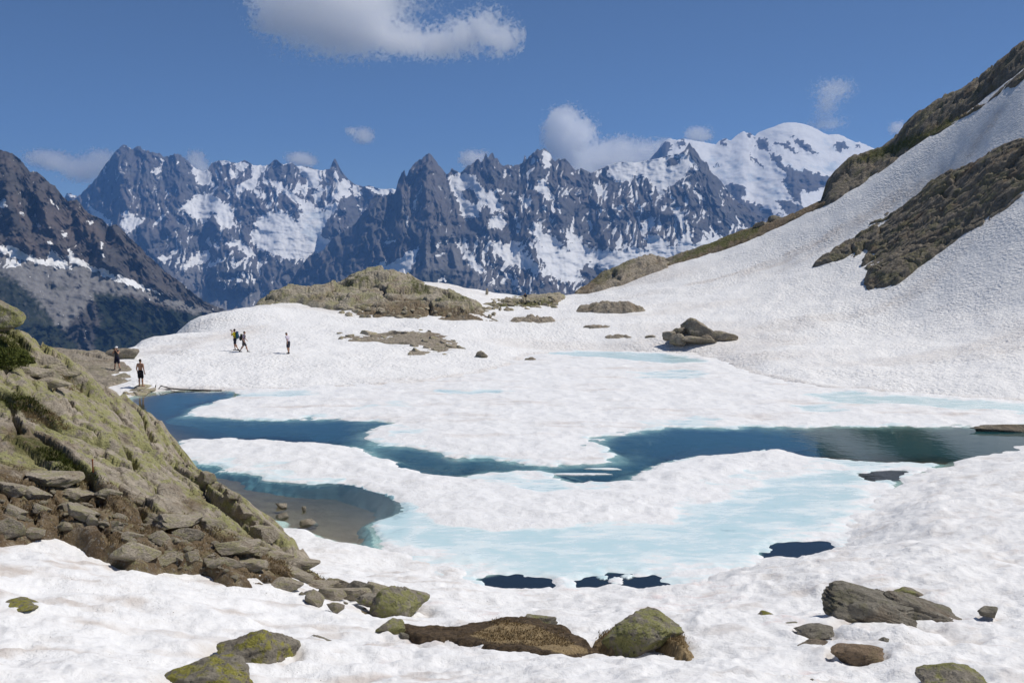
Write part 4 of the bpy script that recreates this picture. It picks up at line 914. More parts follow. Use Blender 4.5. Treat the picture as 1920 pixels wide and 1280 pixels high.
s3 = [(r3([(445, 420), (520, 400), (570, 400), (620, 420), (640, 470), (670, 510), (760, 500), (740, 560), (790, 610), (720, 640), (660, 590), (640, 650), (580, 680), (520, 650), (510, 560), (460, 480)]), 1.0, 6, 1.2),
      (r3([(530, 500), (590, 485), (635, 560), (600, 585), (530, 540)]), -0.95, 4, 1.2), (r3([(640, 595), (690, 620), (700, 660), (640, 640)]), -0.8, 4, 1.2),
      (r3([(680, 700), (720, 660), (770, 640), (800, 720), (740, 735), (690, 735)]), 1.0, 5, 1.2), (r3([(775, 625), (830, 660), (790, 650)]), 0.9, 3, 1),
      (r3([(870, 540), (940, 545), (950, 580), (920, 615), (890, 590)]), 1.0, 5, 1.2), (r3([(850, 740), (880, 740), (870, 770)]), 0.9, 3, 1), (r3([(840, 660), (870, 660), (860, 700)]), 0.8, 3, 1),
      (r3([(960, 500), (1000, 440), (1040, 430), (1040, 490), (1100, 550), (1060, 562), (1000, 510)]), 1.0, 5, 1.2), (r3([(1015, 260), (1070, 290), (1065, 370), (1020, 370)]), 0.95, 4, 1.0), (r3([(940, 310), (1010, 300), (1010, 360), (950, 345)]), 0.6, 5, 1.5),
      (r3([(950, 700), (990, 680), (1030, 760), (1080, 780), (1180, 870), (1150, 740), (1200, 760), (1260, 800), (1300, 860), (1390, 860), (1536, 850), (1700, 880), (1700, 940), (1536, 920), (1400, 960), (1260, 950), (1240, 1000), (1260, 1060), (1150, 1030), (1050, 980), (980, 900), (1000, 850), (970, 800)]), 0.95, 9, 2.0),
      (r3([(700, 810), (800, 820), (880, 815), (920, 880), (1000, 960), (1100, 1000), (1200, 1000), (1250, 1045), (1150, 1060), (1050, 1020), (950, 990), (850, 960), (780, 930), (720, 860)]), 0.85, 9, 3.0),
      (r3([(480, 790), (530, 800), (640, 830), (680, 880), (700, 960), (720, 1100), (640, 1040), (580, 960), (520, 880)]), 0.66, 9, 3.0), (r3([(480, 785), (520, 830), (600, 900), (680, 1000), (620, 1000), (540, 900)]), 0.85, 6, 1.5),
      (r3([(780, 990), (860, 1050), (910, 1110), (860, 1080), (800, 1030)]), 0.85, 5, 1.5), (r3([(1000, 980), (1100, 1020), (1180, 1120), (1100, 1060)]), 0.6, 7, 2),
      (r3([(-20, 990), (75, 910), (72, 955), (285, 835), (240, 950), (210, 1000), (-20, 1010)]), 1.0, 5, 1.2), (r3([(-200, 1060), (-60, 1010), (0, 975), (-20, 1010)]), 0.9, 5, 1.2),
      (r3([(360, 850), (400, 770), (460, 710), (450, 760), (470, 800), (380, 860)]), 0.68, 6, 2), (r3([(370, 890), (440, 870), (400, 900)]), 0.8, 3, 1), (r3([(390, 1040), (430, 1010), (430, 1040), (390, 1060)]), 0.9, 4, 1), (r3([(240, 560), (260, 540), (250, 620), (235, 610)]), 0.9, 4, 1), (r3([(75, 800), (140, 800), (130, 820), (80, 825)]), 0.85, 4, 1), (r3([(195, 660), (215, 650), (205, 730)]), 0.75, 3, 1),
      (r4([(140, 455), (250, 430), (430, 415), (600, 390), (680, 375), (760, 470), (740, 500), (690, 470), (640, 560), (560, 590), (520, 640), (480, 720), (460, 600), (400, 560), (330, 500), (310, 560), (200, 580), (150, 530)]), 0.92, 7, 1.5),
      (r4([(540, 420), (620, 405), (610, 450), (560, 480), (530, 470)]), -0.85, 4, 1.2), (r4([(670, 330), (700, 340), (740, 420), (800, 520), (760, 500), (700, 420), (670, 400)]), -0.9, 4, 1.2), (r4([(700, 480), (740, 520), (720, 580), (690, 540)]), -0.6, 5, 1.5), (r4([(340, 520), (400, 600), (380, 660), (330, 600)]), -0.6, 5, 1.5),
      (r4([(30, 580), (100, 600), (145, 640), (120, 700), (80, 650)]), 0.95, 5, 1.2), (r4([(640, 570), (700, 560), (680, 620)]), 0.7, 4, 1.5), (r4([(715, 630), (760, 660), (800, 710), (740, 680)]), 0.85, 4, 1),
      (r4([(560, 720), (650, 790), (665, 860), (600, 825)]), 0.9, 5, 1.2), (r4([(-100, 960), (0, 1000), (100, 1030), (230, 1040), (330, 990), (420, 1060), (390, 980), (400, 930), (480, 920), (560, 1000), (610, 1035), (640, 920), (700, 900), (700, 1000), (780, 950), (900, 930), (900, 1060), (500, 1120), (100, 1160), (-100, 1060)]), 0.95, 7, 1.5),
      (r4([(355, 870), (375, 900), (400, 970), (370, 930)]), 0.9, 3, 1), (r4([(770, 900), (830, 920), (820, 945), (780, 930)]), 0.9, 4, 1), (r4([(800, 830), (860, 920), (850, 925)]), 0.8, 3, 1), (r4([(1030, 850), (1080, 880), (1050, 900)]), 0.95, 4, 1), (r4([(180, 740), (240, 720), (250, 750), (200, 760)]), 0.7, 5, 1.2), (r4([(80, 740), (115, 750), (100, 780)]), 0.8, 4, 1), (r4([(880, 650), (930, 720), (910, 730)]), 0.75, 4, 1), (r4([(950, 640), (990, 680), (980, 700)]), 0.8, 4, 1)]
s3 += [([(925, 300), (1130, 310), (1140, 440), (960, 450)], 0.38, 8, 8), ([(1130, 300), (1300, 285), (1330, 420), (1250, 470), (1140, 470)], 0.44, 8, 8), ([(850, 440), (940, 440), (1100, 470), (1280, 460), (1280, 560), (1000, 560), (900, 530)], 0.52, 8, 8), ([(740, 330), (850, 330), (850, 430), (760, 470)], 0.28, 8, 8), ([(1180, 460), (1400, 400), (1420, 470), (1200, 520)], 0.5, 8, 6)]
f3_ = dict(snow=s3, green=[([(530, 560), (700, 545), (780, 515), (840, 505), (900, 560), (1000, 590), (1000, 620), (520, 620)], 0.75, 8, 10), ([(900, 555), (960, 545), (1050, 560), (1080, 600), (900, 610)], 0.55, 8, 8)],
           scree=[([(780, 480), (850, 440), (930, 540), (1000, 560), (1100, 550), (1100, 620), (780, 620)], 0.55, 8, 8)])
mountain('needle_mountain_row', MM, sky3, [(480, 640), (1050, 640), (1200, 570), (1640, 560)], 9600, 6900, 680, 270, 541, (120, 80, 5, 50, 17), [(480, 1.8), (840, 2.4), (850, 1.2), (1100, 2.4), (1125, 0.6), (1280, 0.6), (1290, 1.8), (1380, 2.2), (1640, 1.5)], f3_, spot=0.45, spot_top=0.4,
         ribs=[([(805, 290), (820, 360), (840, 440)], 240, 16, 0.16), ([(758, 318), (750, 400), (740, 500)], 200, 12, 0.14), ([(700, 372), (670, 460), (640, 540)], 200, 16, 0.16), ([(838, 430), (850, 480), (880, 560)], 420, 12, 0.5), ([(922, 290), (930, 350), (945, 400)], 170, 12, 0.14), ([(1010, 282), (975, 380), (1000, 470)], 200, 16, 0.14), ([(1055, 300), (1050, 400), (1060, 460)], 220, 14, 0.12), ([(1115, 340), (1125, 400), (1120, 460)], 180, 12, 0.12), ([(1293, 270), (1240, 400), (1215, 470)], 230, 16, 0.14), ([(1293, 270), (1340, 370), (1380, 440)], 260, 16, 0.12), ([(905, 430), (960, 510), (1020, 580)], 160, 14, 0.2)])

# --- the snow dome at the right, about 16 km away
sky4 = [(1180, 330), (1205, 312), (1218, 300), (1226, 290), (1232, 284), (1238, 274), (1243, 267), (1249, 263), (1255, 260), (1269, 263), (1280, 260), (1302, 264), (1325, 268), (1342, 271), (1347, 266), (1351, 263), (1357, 261), (1361, 259), (1366, 263), (1370, 264), (1381, 254), (1388, 250), (1394, 246), (1400, 249), (1406, 249), (1415, 256), (1420, 250), (1426, 247), (1438, 242), (1451, 238), (1460, 234), (1468, 231), (1478, 230), (1488, 230), (1498, 231), (1508, 233), (1520, 237), (1533, 243), (1545, 250), (1553, 253), (1563, 252), (1572, 252), (1580, 255), (1589, 260), (1600, 265), (1608, 268), (1611, 265), (1616, 269), (1629, 274), (1660, 290), (1720, 300), (1800, 330)]
rk = [r4([(400, 440), (430, 400), (510, 320), (545, 295), (570, 340), (545, 390), (480, 430)]), r4([(600, 290), (640, 285), (660, 330), (610, 350)]), r4([(880, 325), (895, 290), (935, 280), (940, 300), (920, 332)]), r4([(1040, 238), (1090, 240), (1110, 265), (1070, 270)]), r4([(1115, 280), (1200, 290), (1225, 345), (1190, 365), (1150, 355)]),
      r4([(1240, 300), (1330, 310), (1415, 385), (1380, 385), (1330, 345), (1250, 325)]), r4([(1360, 268), (1420, 290), (1550, 390), (1490, 385), (1400, 320)]), r4([(1210, 365), (1290, 400), (1330, 500), (1290, 490), (1250, 440)]), r4([(1085, 385), (1180, 460), (1205, 500), (1160, 480), (1100, 430)]),
      r4([(1320, 470), (1430, 490), (1560, 520), (1640, 540), (1620, 600), (1500, 640), (1400, 640), (1290, 570), (1330, 540)]), r4([(910, 585), (1000, 590), (1065, 600), (1050, 660), (1020, 720), (960, 680)]), r4([(1250, 690), (1330, 690), (1450, 740), (1460, 800), (1330, 790)]), r4([(1310, 600), (1420, 640), (1440, 740), (1380, 690)]), r4([(960, 700), (1060, 690), (1150, 730), (1300, 800), (1250, 860), (1000, 830)]), r4([(1790, 340), (1810, 310), (1825, 345)]), r4([(830, 460), (900, 465), (880, 480)]), r4([(1630, 330), (1700, 300), (1760, 330), (1690, 370)])]
f4_ = dict(snow=[([(1100, 150), (1900, 150), (1900, 650), (1100, 650)], 1.0, 0, 1)] + [(p_, -0.85, 6, 2.0) for p_ in rk],
           ice=[(r4([(780, 420), (1000, 400), (1300, 620), (1300, 700), (1050, 640), (860, 500)]), 0.8, 6, 4), (r4([(1320, 450), (1700, 440), (1650, 600), (1450, 650)]), 1.0, 6, 4), (r4([(1600, 260), (1850, 330), (1700, 400), (1500, 380)]), 0.7, 6, 4)])
mountain('snow_dome_mountain', MM, sky4, [(1180, 470), (1800, 480)], 13500, 9900, 280, 190, 561, (160, 90, 16, 60, 20), [(1180, 1.6), (1240, 1.6), (1270, 0.6), (1345, 0.8), (1400, 1.2), (1420, 0.6), (1440, 0.15), (1540, 0.15), (1600, 0.8), (1800, 0.5)], f4_, spot=0.0, power=0.8,
         ribs=[([(1424, 250), (1470, 310), (1500, 350)], 150, 14, 0.2), ([(1365, 262), (1420, 320), (1470, 380)], 220, 16, 0.18), ([(1488, 232), (1530, 290), (1560, 330)], 160, 20, 0.2)])

# --- the valley floor far below
vm = NT('valley_forest'); p = vm.pos()
vm.bsdf(vm.mix(vm.rng(vm.noise(p, 0.004, 6, 0.65), 0.4, 0.62), (0.028, 0.042, 0.018), (0.075, 0.08, 0.045)), 0.95, None, 0.1)
xv, yv = polar(-60, 60, 90, 190, 14500, 120)
rv = np.hypot(xv, yv)
zv = -30 - 1150 * smooth(rv, 60, 1100) + 60 * fbm(xv / 900, yv / 900, 4, 77) * smooth(rv, 800, 2000)
tag(link('valley_ground', mesh_np('valley_ground', np.stack([xv, yv, zv], -1).reshape(-1, 3), grid_faces(*xv.shape)), vm.m), kind='structure')

# --- the air between
hz = NT('hazy_air')
pv = hz.n('ShaderNodeVolumePrincipled')
hz.put(pv.inputs['Color'], (0.21, 0.47, 1.0)); hz.put(pv.inputs['Density'], 4.0e-5); hz.put(pv.inputs['Anisotropy'], 0.0)
hz.t.links.new(pv.outputs[0], hz.out.inputs['Volume'])
hb = bmesh.new(); bmesh.ops.create_cube(hb, size=1.0)
hx, hy0, hy1, hz0, hz1 = 15500, -300, 14700, -1500, 2250
for v_ in hb.verts: v_.co = (v_.co.x * 2 * hx, hy0 + (v_.co.y + 0.5) * (hy1 - hy0), hz0 + (v_.co.z + 0.5) * (hz1 - hz0))
hme = bpy.data.meshes.new('haze'); hb.to_mesh(hme); hb.free()
tag(link('haze', hme, hz.m), 'thin blue air haze in front of the far mountains', 'haze', kind='stuff')

# ================================================================== BOULDERS
print('boulders...')
_ico = {}
def ico(sub):
    if sub not in _ico:
        bm = bmesh.new(); bmesh.ops.create_icosphere(bm, subdivisions=sub, radius=1.0)
        _ico[sub] = (np.array([v.co[:] for v in bm.verts]), np.array([[v.index for v in f.verts] for f in bm.faces])); bm.free()
    return _ico[sub]
def boulder_mesh(seed, dims, sub=4, planes=None, n=15, p=34, rough=0.10, strata=0.0, name='boulder', flat=False, hmin=0.62):
    d, F_ = ico(sub)
    rg = np.random.default_rng(seed)
    n = n if planes is None else max(5, n - 2 * len(planes))
    k_ = np.arange(n) + 0.5; ph = np.arccos(1 - 2 * k_ / n); th = k_ * 2.39996 + rg.uniform(0, 6.28)
    N_ = np.stack([np.cos(th) * np.sin(ph), np.sin(th) * np.sin(ph), np.cos(ph)], -1) + rg.normal(0, 0.33, (n, 3)); N_ /= np.linalg.norm(N_, axis=1)[:, None]
    h = rg.uniform(hmin, 1.0, n)
    if planes:
        pn = np.array([q[:3] for q in planes], float); pn /= np.linalg.norm(pn, axis=1)[:, None]
        N_ = np.vstack([N_, pn]); h = np.r_[h, [q[3] for q in planes]]
    dot = np.clip(d @ N_.T, 0, None) / h
    r = (dot ** p).sum(1) ** (-1.0 / p)
    v = d * r[:, None]
    off = seed * 1.7
    v = 2 * (v - v.min(0)) / (v.max(0) - v.min(0)) - 1
    dn = noise3(v * 1.6 + off, seed) * 0.8 + noise3(v * 4.0 + off, seed + 3) * 0.5 + (1 - 2 * np.abs(noise3(v * 7.5 + off, seed + 4))) * 0.22 + noise3(v * 17 + off, seed + 5) * 0.16
    if strata:
        k = v[:, 2] * 7 + 0.8 * noise3(v * 1.2 + off, seed + 8) + v[:, 0] * 1.2
        dn += strata * (np.abs((k % 1) - 0.5) - 0.25) * 2
    v = v + d * (dn * rough)[:, None]
    v = v * np.array(dims)[None, :] * 0.5
    me = mesh_np(name, v, F_, smooth_sh=not flat)
    return me
def sm_angle(me, ang=35):
    try: me.set_sharp_from_angle(angle=math.radians(ang))
    except Exception: pass
def put_boulder(name, x0, x1, y0, y1, label, mat='boulder', seed=1, depth=0.8, sub=4, D=None, rotz=0.0, planes=None, rough=0.11, strata=0.0, sink=0.25, tilt=0.0, grp=None, parent=None, cat='boulder', fn=None, hmin=0.66, n=15, hk=0.84):
    """x0..x1, y0..y1: where the photograph shows it; it stands on the ground at its lower edge"""
    cx = (x0 + x1) / 2
    if D is None: base = hit(cx, y1 - 0.12 * (y1 - y0), fn)
    else: base = at(cx, y1 - 0.12 * (y1 - y0), D)
    dist = math.hypot(base[1], H - base[2])
    w = (x1 - x0) / FPX * base[1]
    h = (y1 - y0) / FPX * dist
    h = h * hk
    if base[1] > 50: sub = min(sub, 3) if w < 2.5 else sub
    me = boulder_mesh(seed, (w * 1.06, w * depth, h * (1 + sink) * 1.02), sub, planes, n=n, rough=rough, strata=strata, hmin=hmin)
    sm_angle(me, 28)
    o = link(name, me, M[mat], parent)
    o.location = (base[0], base[1] + w * depth * 0.22, base[2] + h * (1 + sink) * 0.5 - h * sink)
    if D is None and base[1] < 25: o.location.z -= min(0.10, 0.35 * h)        # bedded in its melt hollow
    o.rotation_euler = (0, tilt, rotz)
    if parent is None: tag(o, label, cat, grp)
    return o

put_boulder('boulder', 392, 540, 1176, 1242, 'large boulder with yellow lichen lying in the near left snow', 'boulder_yellow', 12, 0.75, 5, planes=[(0.75, -0.3, 0.55, 0.74), (-0.5, -0.3, 0.8, 0.70), (1, -0.2, 0.05, 0.93), (0.1, -0.85, 0.45, 0.72)], rough=0.12)
put_boulder('boulder', 302, 466, 1234, 1296, 'long grey boulder with bright lichen at the bottom left edge', 'boulder_yellow', 23, 0.6, 5, planes=[(0.55, -0.3, 0.8, 0.72), (-0.55, -0.2, 0.8, 0.70)], rough=0.12)
put_boulder('boulder', 564, 622, 1186, 1216, 'small pale pointed rock right of the yellow lichen boulder', 'boulder_grey', 31, 0.8, 4, planes=[(0.7, -0.2, 0.7, 0.6), (-0.8, 0, 0.5, 0.7)])
put_boulder('boulder', 1130, 1282, 1141, 1222, 'blocky mossy boulder with dry grass round its foot', 'boulder', 47, 0.8, 5, planes=[(0.75, -0.2, 0.6, 0.72), (-0.75, -0.2, 0.6, 0.72), (0, -0.8, 0.5, 0.75), (0.1, -0.1, 1, 0.7)], hk=0.74, rough=0.12)
put_boulder('boulder', 1424, 1466, 1142, 1160, 'small bright yellow-green rock in the snow', 'boulder_yellow', 52, 0.8, 4)
put_boulder('boulder', 1660, 1736, 1096, 1122, 'low mossy rock behind the big layered slab', 'boulder', 53, 0.8, 4, planes=[(0.5, 0, 0.8, 0.7)])
put_boulder('boulder', 1634, 1664, 1102, 1112, 'thin dark stone beside the low mossy rock', 'boulder_grey', 54, 0.8, 3)
put_boulder('boulder', 1840, 1876, 1135, 1152, 'small dark jagged rock right of the layered slab', 'boulder_grey', 55, 0.8, 4)
put_boulder('boulder', 1742, 1872, 1248, 1310, 'mossy peaked boulder at the bottom right edge', 'boulder', 56, 0.8, 5, planes=[(0.55, -0.2, 0.8, 0.68), (-0.6, -0.2, 0.75, 0.66), (0, -0.8, 0.6, 0.7)], rough=0.12)
put_boulder('boulder', 1726, 1756, 1254, 1266, 'flat stone left of the mossy peaked boulder', 'boulder_grey', 57, 0.8, 3)
put_boulder('boulder', 1582, 1598, 1072, 1080, 'pebble alone in the snow above the small yellow-green rock', 'boulder_grey', 58, 0.8, 3, cat='stone')
put_boulder('boulder', 1515, 1530, 1270, 1277, 'pebble near the bottom edge left of the peaked boulder', 'boulder_grey', 59, 0.8, 3, cat='stone')
put_boulder('boulder', -40, 66, 1128, 1148, 'lichen rock peeping from under the snow at the left edge', 'boulder_yellow', 60, 0.8, 4, sink=0.4)
# layered slab at the right
t = bpy.data.objects.new('layered_slab', None); COL.objects.link(t)
tag(t, 'big layered rock slab tilting down to the right', 'boulder')
for i, (x0, x1, y0, y1, dp, pl, ti, D_) in enumerate([(1555, 1745, 1112, 1200, 0.55, [(-1, -0.1, 0.25, 0.85), (0.3, -0.1, 0.95, 0.6), (0, -0.9, 0.4, 0.75)], 0.12, 15.9), (1630, 1826, 1122, 1212, 0.5, [(0.4, -0.1, 0.9, 0.55), (1, 0, 0.2, 0.9), (0, -1, 0.3, 0.7)], 0.16, 16.1),
                                                   (1580, 1728, 1134, 1200, 0.4, [(0.2, -0.5, 0.85, 0.62), (0, -0.9, 0.3, 0.75)], 0.26, 15.25)]):
    put_boulder('slab', x0, x1, y0, y1, None, 'boulder_grey', 61 + i, dp, 5, planes=pl, rough=0.09, strata=0.45, tilt=ti, parent=t, D=D_, sink=0.15)
for i, (x0, x1, y0, y1, lb, mt) in enumerate([(1497, 1570, 1166, 1190, 'dark flat slab just left of the layered slab', 'boulder_grey'), (1456, 1500, 1166, 1176, 'thin stone furthest left of the layered slab', 'boulder_grey'), (1565, 1662, 1200, 1236, 'rusty brown rock in front of the layered slab', 'rust_rock'),
        (1500, 1566, 1202, 1214, 'dark sliver of rock left of the rusty brown rock', 'boulder_grey'), (1650, 1668, 1190, 1206, 'small upright stone between the layered slab and the rusty rock', 'boulder_grey'), (1645, 1690, 1203, 1218, 'low stone right of the rusty brown rock', 'boulder')]):
    put_boulder('boulder', x0, x1, y0, y1, lb, mt, 70 + i, 0.7, 4, strata=0.4)
# far boulders on the snow field
for i, (x0, x1, y0, y1, lb, pl, dD) in enumerate([
        (1283, 1345, 595, 640, 'tall steep boulder, largest of the pile in the far snow', [(0.62, -0.1, 0.78, 0.62), (-0.75, -0.2, 0.35, 0.78), (0.1, -0.9, 0.1, 0.8)], 0.6),
        (1338, 1386, 619, 642, 'sloping rock trailing right from the boulder pile', [(0.5, 0, 0.85, 0.5)], 0.4), (1278, 1348, 628, 650, 'long flat rock in front of the boulder pile', [(0.3, -0.3, 0.9, 0.6)], -0.6),
        (1256, 1286, 624, 648, 'rounded rock at the front left of the boulder pile', None, -0.4), (1244, 1268, 620, 638, 'pale rock at the left end of the boulder pile', None, 0.2), (1258, 1286, 613, 634, 'dark stones at the back left of the boulder pile', None, 0.9), (1313, 1336, 626, 640, 'small wedge leaning under the tall steep boulder', None, -0.9)]):
    b0 = hit(1310, 645)[1]
    put_boulder('boulder', x0, x1, y0, y1, lb, 'stone_far', 90 + i, 0.8, 4, planes=pl, D=b0 + dD, rough=0.12)
put_boulder('boulder', 1210, 1229, 628, 635, 'small flat stone left of the far boulder pile', 'stone_far', 99, 0.8, 3)
put_boulder('boulder', 892, 914, 657, 672, 'lone block in the snow right of the gravel patch', 'stone_far', 101, 0.8, 4, planes=[(0.6, 0, 0.7, 0.6)])
put_boulder('boulder', 984, 1012, 669, 682, 'dark wet stone at the pale far edge of the ice', 'stone_far', 102, 0.8, 3, sink=0.6)
put_boulder('boulder', 1414, 1442, 415, 432, 'pale block on the skyline of the snow slope', 'stone_far', 103, 0.8, 4, D=147, planes=[(0.6, 0, 0.8, 0.6)])
put_boulder('boulder', 1442, 1470, 403, 420, 'dark round boulder on the skyline right of the pale block', 'boulder_grey', 104, 0.9, 4, D=148)
put_boulder('boulder', 156, 194, 655, 676, 'rounded boulder on the slab left of the long boulder', 'stone_far', 105, 0.8, 4, D=72)
put_boulder('boulder', 199, 256, 653, 674, 'long low boulder behind the hiker in the white cap', 'stone_far', 106, 0.5, 4, D=72, planes=[(0, 0, 1, 0.72), (-1, 0, 0.1, 0.92)])
put_boulder('boulder', 1032, 1054, 550, 568, 'square boulder at the right end of the rubble ridge', 'stone_far', 107, 0.8, 4, D=133)
put_boulder('boulder', 926, 940, 561, 573, 'round boulder on the rubble ridge beside the cairn', 'stone_far', 108, 0.8, 3, D=129)
put_boulder('boulder', 951, 964, 562, 571, 'pale boulder in the middle of the rubble ridge', 'stone_far', 109, 0.8, 3, D=129)
# boulder on top of the outcrop, left edge
put_boulder('boulder', -60, 30, 555, 626, 'big rounded boulder on the outcrop at the left edge', 'boulder', 110, 0.9, 5, D=27.5, rough=0.07, sink=0.1)

# ------------------------------------------------------------------ stones lying on the outcrop (parts of it)
rg = random.Random(9)
stone_me = [boulder_mesh(200 + i, (1, 1, 1), 2, None, n=10, rough=0.06, name='stone', hmin=0.6, p=60) for i in range(9)]
stone_hi = [boulder_mesh(230 + i, (1, 1, 1), 4, None, n=11, rough=0.08, name='stone', hmin=0.58, p=60) for i in range(7)]
for me in stone_me + stone_hi: sm_angle(me, 26); me.materials.append(M['stone'])
def out_fn(x, y): return np.maximum(PO.surf(x, y), snow_z(x, y))
def stone_on(px, py, wpx, hpx, dpx, parent, fn, hi=False, rz=None, tilt=0.25, D=None, sink=0.22):
    b = hit(px, py, fn, 12, 150) if D is None else at(px, py, D)
    sc = b[1] / FPX
    o = bpy.data.objects.new('stone', rg.choice(stone_hi if hi else stone_me)); COL.objects.link(o)
    o.parent = parent
    w, h, d = wpx * sc, hpx * sc, dpx * sc
    o.scale = (w * 1.05, d, h * (0.85 if parent is PO.o else 1.15))
    o.location = (b[0], b[1] + 0.2 * d, b[2] + h * (0.5 - (sink + 0.14 if parent is PO.o else sink)))
    o.rotation_euler = (rg.uniform(-0.12, 0.12), rg.uniform(0, tilt), rg.uniform(-0.5, 0.5) if rz is None else rz)
    return o
big = [(440, 1035, 84, 36), (350, 1012, 58, 40), (60, 1002, 40, 24), (15, 1000, 60, 50), (250, 1048, 92, 52), (215, 990, 32, 26), (290, 985, 55, 26), (320, 985, 90, 30), (140, 935, 70, 34), (95, 905, 100, 30), (60, 932, 70, 30), (15, 925, 60, 36), (150, 968, 80, 28), (170, 985, 28, 36), (490, 1012, 56, 42), (455, 1020, 36, 26), (515, 1050, 76, 28), (560, 1065, 70, 28),
       (530, 1105, 62, 36), (590, 1128, 44, 32), (625, 1143, 40, 24), (465, 1065, 70, 28), (430, 1060, 56, 20), (310, 1050, 60, 30), (360, 1045, 44, 24), (400, 1060, 40, 20), (20, 965, 50, 30), (70, 960, 46, 26), (120, 990, 40, 22), (240, 1010, 50, 22), (300, 1010, 44, 24), (620, 1120, 56, 26), (660, 1120, 70, 30), (700, 1110, 50, 26), (640, 1100, 50, 22), (480, 1040, 50, 28), (200, 930, 50, 24), (260, 945, 60, 26), (390, 990, 60, 26), (560, 1085, 60, 24), (600, 1100, 60, 20)]
for (px, py, w, h) in big:
    stone_on(px, py, w, h, w * rg.uniform(0.55, 0.9), PO.o, out_fn, hi=w > 44)
zone = np.array([(-30, 930), (120, 905), (300, 975), (420, 990), (560, 1060), (640, 1098), (770, 1100), (780, 1140), (640, 1140), (500, 1105), (300, 1062), (200, 1030), (60, 985), (-30, 985)], float)
cnt = 0
while cnt < 130:
    px, py = rg.uniform(-30, 780), rg.uniform(895, 1142)
    if sd_poly(np.array([px]), np.array([py]), zone)[0] < 1: continue
    w = rg.choice([9, 11, 13, 16, 20, 26]) * rg.uniform(0.8, 1.2)
    stone_on(px, py, w, w * rg.uniform(0.4, 0.7), w * rg.uniform(0.6, 1.0), PO.o, out_fn); cnt += 1
# broken blocks along the crest of the outcrop
for (px, py, w, h) in [(385, 893, 32, 26), (410, 912, 30, 24), (430, 925, 32, 26), (110, 690, 70, 30), (90, 715, 64, 24), (60, 695, 56, 26), (455, 955, 34, 32), (480, 985, 34, 36)]:
    stone_on(px, py + h * 0.3, w, h, w * 0.8, PO.o, out_fn, hi=True)
# blocks at the right end of the outcrop
put_boulder('boulder', 690, 800, 1094, 1148, 'big sloping lichen block at the right end of the outcrop', 'boulder', 125, 0.7, 5, planes=[(0.62, -0.25, 0.75, 0.5), (-0.9, -0.2, 0.3, 0.7), (0.2, -0.8, 0.6, 0.6)], rough=0.10)
put_boulder('boulder', 650, 700, 1091, 1116, 'dark block leaning behind the big sloping lichen block', 'boulder_grey', 121, 0.8, 4, D=17.9)
put_boulder('boulder', 668, 734, 1116, 1136, 'flat lichen stone in front of the big sloping lichen block', 'boulder', 122, 0.7, 4, D=16.9)
put_boulder('boulder', 558, 606, 1110, 1132, 'pale grey angular block at the snow edge of the outcrop', 'boulder_grey', 123, 0.8, 4, D=16.6)
# stones on the gravel patch
for (px, py, w, h) in [(740, 628, 28, 12), (760, 629, 18, 12), (690, 628, 34, 12), (655, 632, 16, 8), (640, 636, 12, 8), (637, 626, 14, 5), (812, 638, 26, 12), (795, 643, 14, 10), (775, 652, 16, 12), (780, 660, 20, 10), (820, 650, 22, 10), (845, 652, 22, 8), (865, 654, 20, 7), (830, 644, 16, 8), (700, 634, 16, 8), (785, 630, 12, 8), (805, 622, 8, 5), (788, 620, 8, 4), (835, 667, 20, 6), (720, 634, 14, 7), (800, 655, 18, 8), (850, 640, 10, 5), (670, 638, 12, 6), (760, 640, 10, 5), (815, 658, 14, 7), (770, 664, 12, 6)]:
    b = hit(px, py)
    o = stone_on(px, py + h * 0.4, w, h * 1.2, w * 0.8, PP.o, None, hi=w > 15, D=b[1], sink=0.15)
# stones on the knoll foot and rubble ridge
kn_fn = lambda x, y: np.maximum(PK.surf(x, y), snow_z(x, y))
for _ in range(40):
    px = rg.uniform(640, 930); py = rg.uniform(578, 596)
    stone_on(px, py, rg.uniform(6, 18), rg.uniform(4, 9), rg.uniform(6, 14), PK.o, kn_fn)
rr_fn = lambda x, y: np.maximum(PR.surf(x, y), snow_z(x, y))
for _ in range(36):
    px = rg.uniform(905, 1045); py = rg.uniform(566, 586) - (px - 905) * 0.06
    stone_on(px, py, rg.uniform(5, 14), rg.uniform(4, 9), rg.uniform(6, 12), PR.o, rr_fn)
# stones under the bather, in the lake edge
t = bpy.data.objects.new('shore_stones', None); COL.objects.link(t)
tag(t, 'heap of flat stones at the water edge under the bare-backed bather', 'stones')
for (px, py, w, h, D_) in [(264, 729, 38, 8, 61), (250, 737, 24, 8, 60.2), (242, 733, 16, 7, 61), (258, 741, 30, 6, 59.3), (278, 733, 22, 5, 60.6), (246, 745, 26, 8, 59), (236, 742, 16, 8, 59.4), (268, 737, 22, 6, 60), (255, 731, 20, 7, 61.4)]:
    stone_on(px, py, w, h * 1.3, w * 1.1, t, None, hi=True, D=D_, tilt=0.05, sink=0.3)
# flat stones in the shallows
for i, (px, py, w, h, lb) in enumerate([(528, 950, 22, 6, 'small flat stone in the shallows nearest the outcrop'), (580, 980, 34, 14, 'larger pale flat stone in the brown shallows'), (530, 968, 26, 12, 'flat stone at the snow edge of the brown shallows'), (570, 956, 9, 4, 'tiny stone alone in the brown shallows')]):
    c = lake_pt(px, py); sc = c[1] / FPX
    me = boulder_mesh(140 + i, (w * sc, w * sc * 1.0, 0.24), 3, None, n=8, rough=0.04)
    o = link('flat_stone', me, M['stone_far']); o.location = (c[0], c[1], 0.02); tag(o, lb, 'stone')
# dark stone islet at the right end of the channel
c = lake_pt(1900, 808); me = boulder_mesh(151, (5.5, 0.9, 0.5), 4, None, n=8, rough=0.12); o = link('rock_islet', me, M['rock_slope']); o.location = (c[0] + 0.6, c[1], 0.05); tag(o, 'long low dark rock at the far edge of the channel, right edge', 'rock')

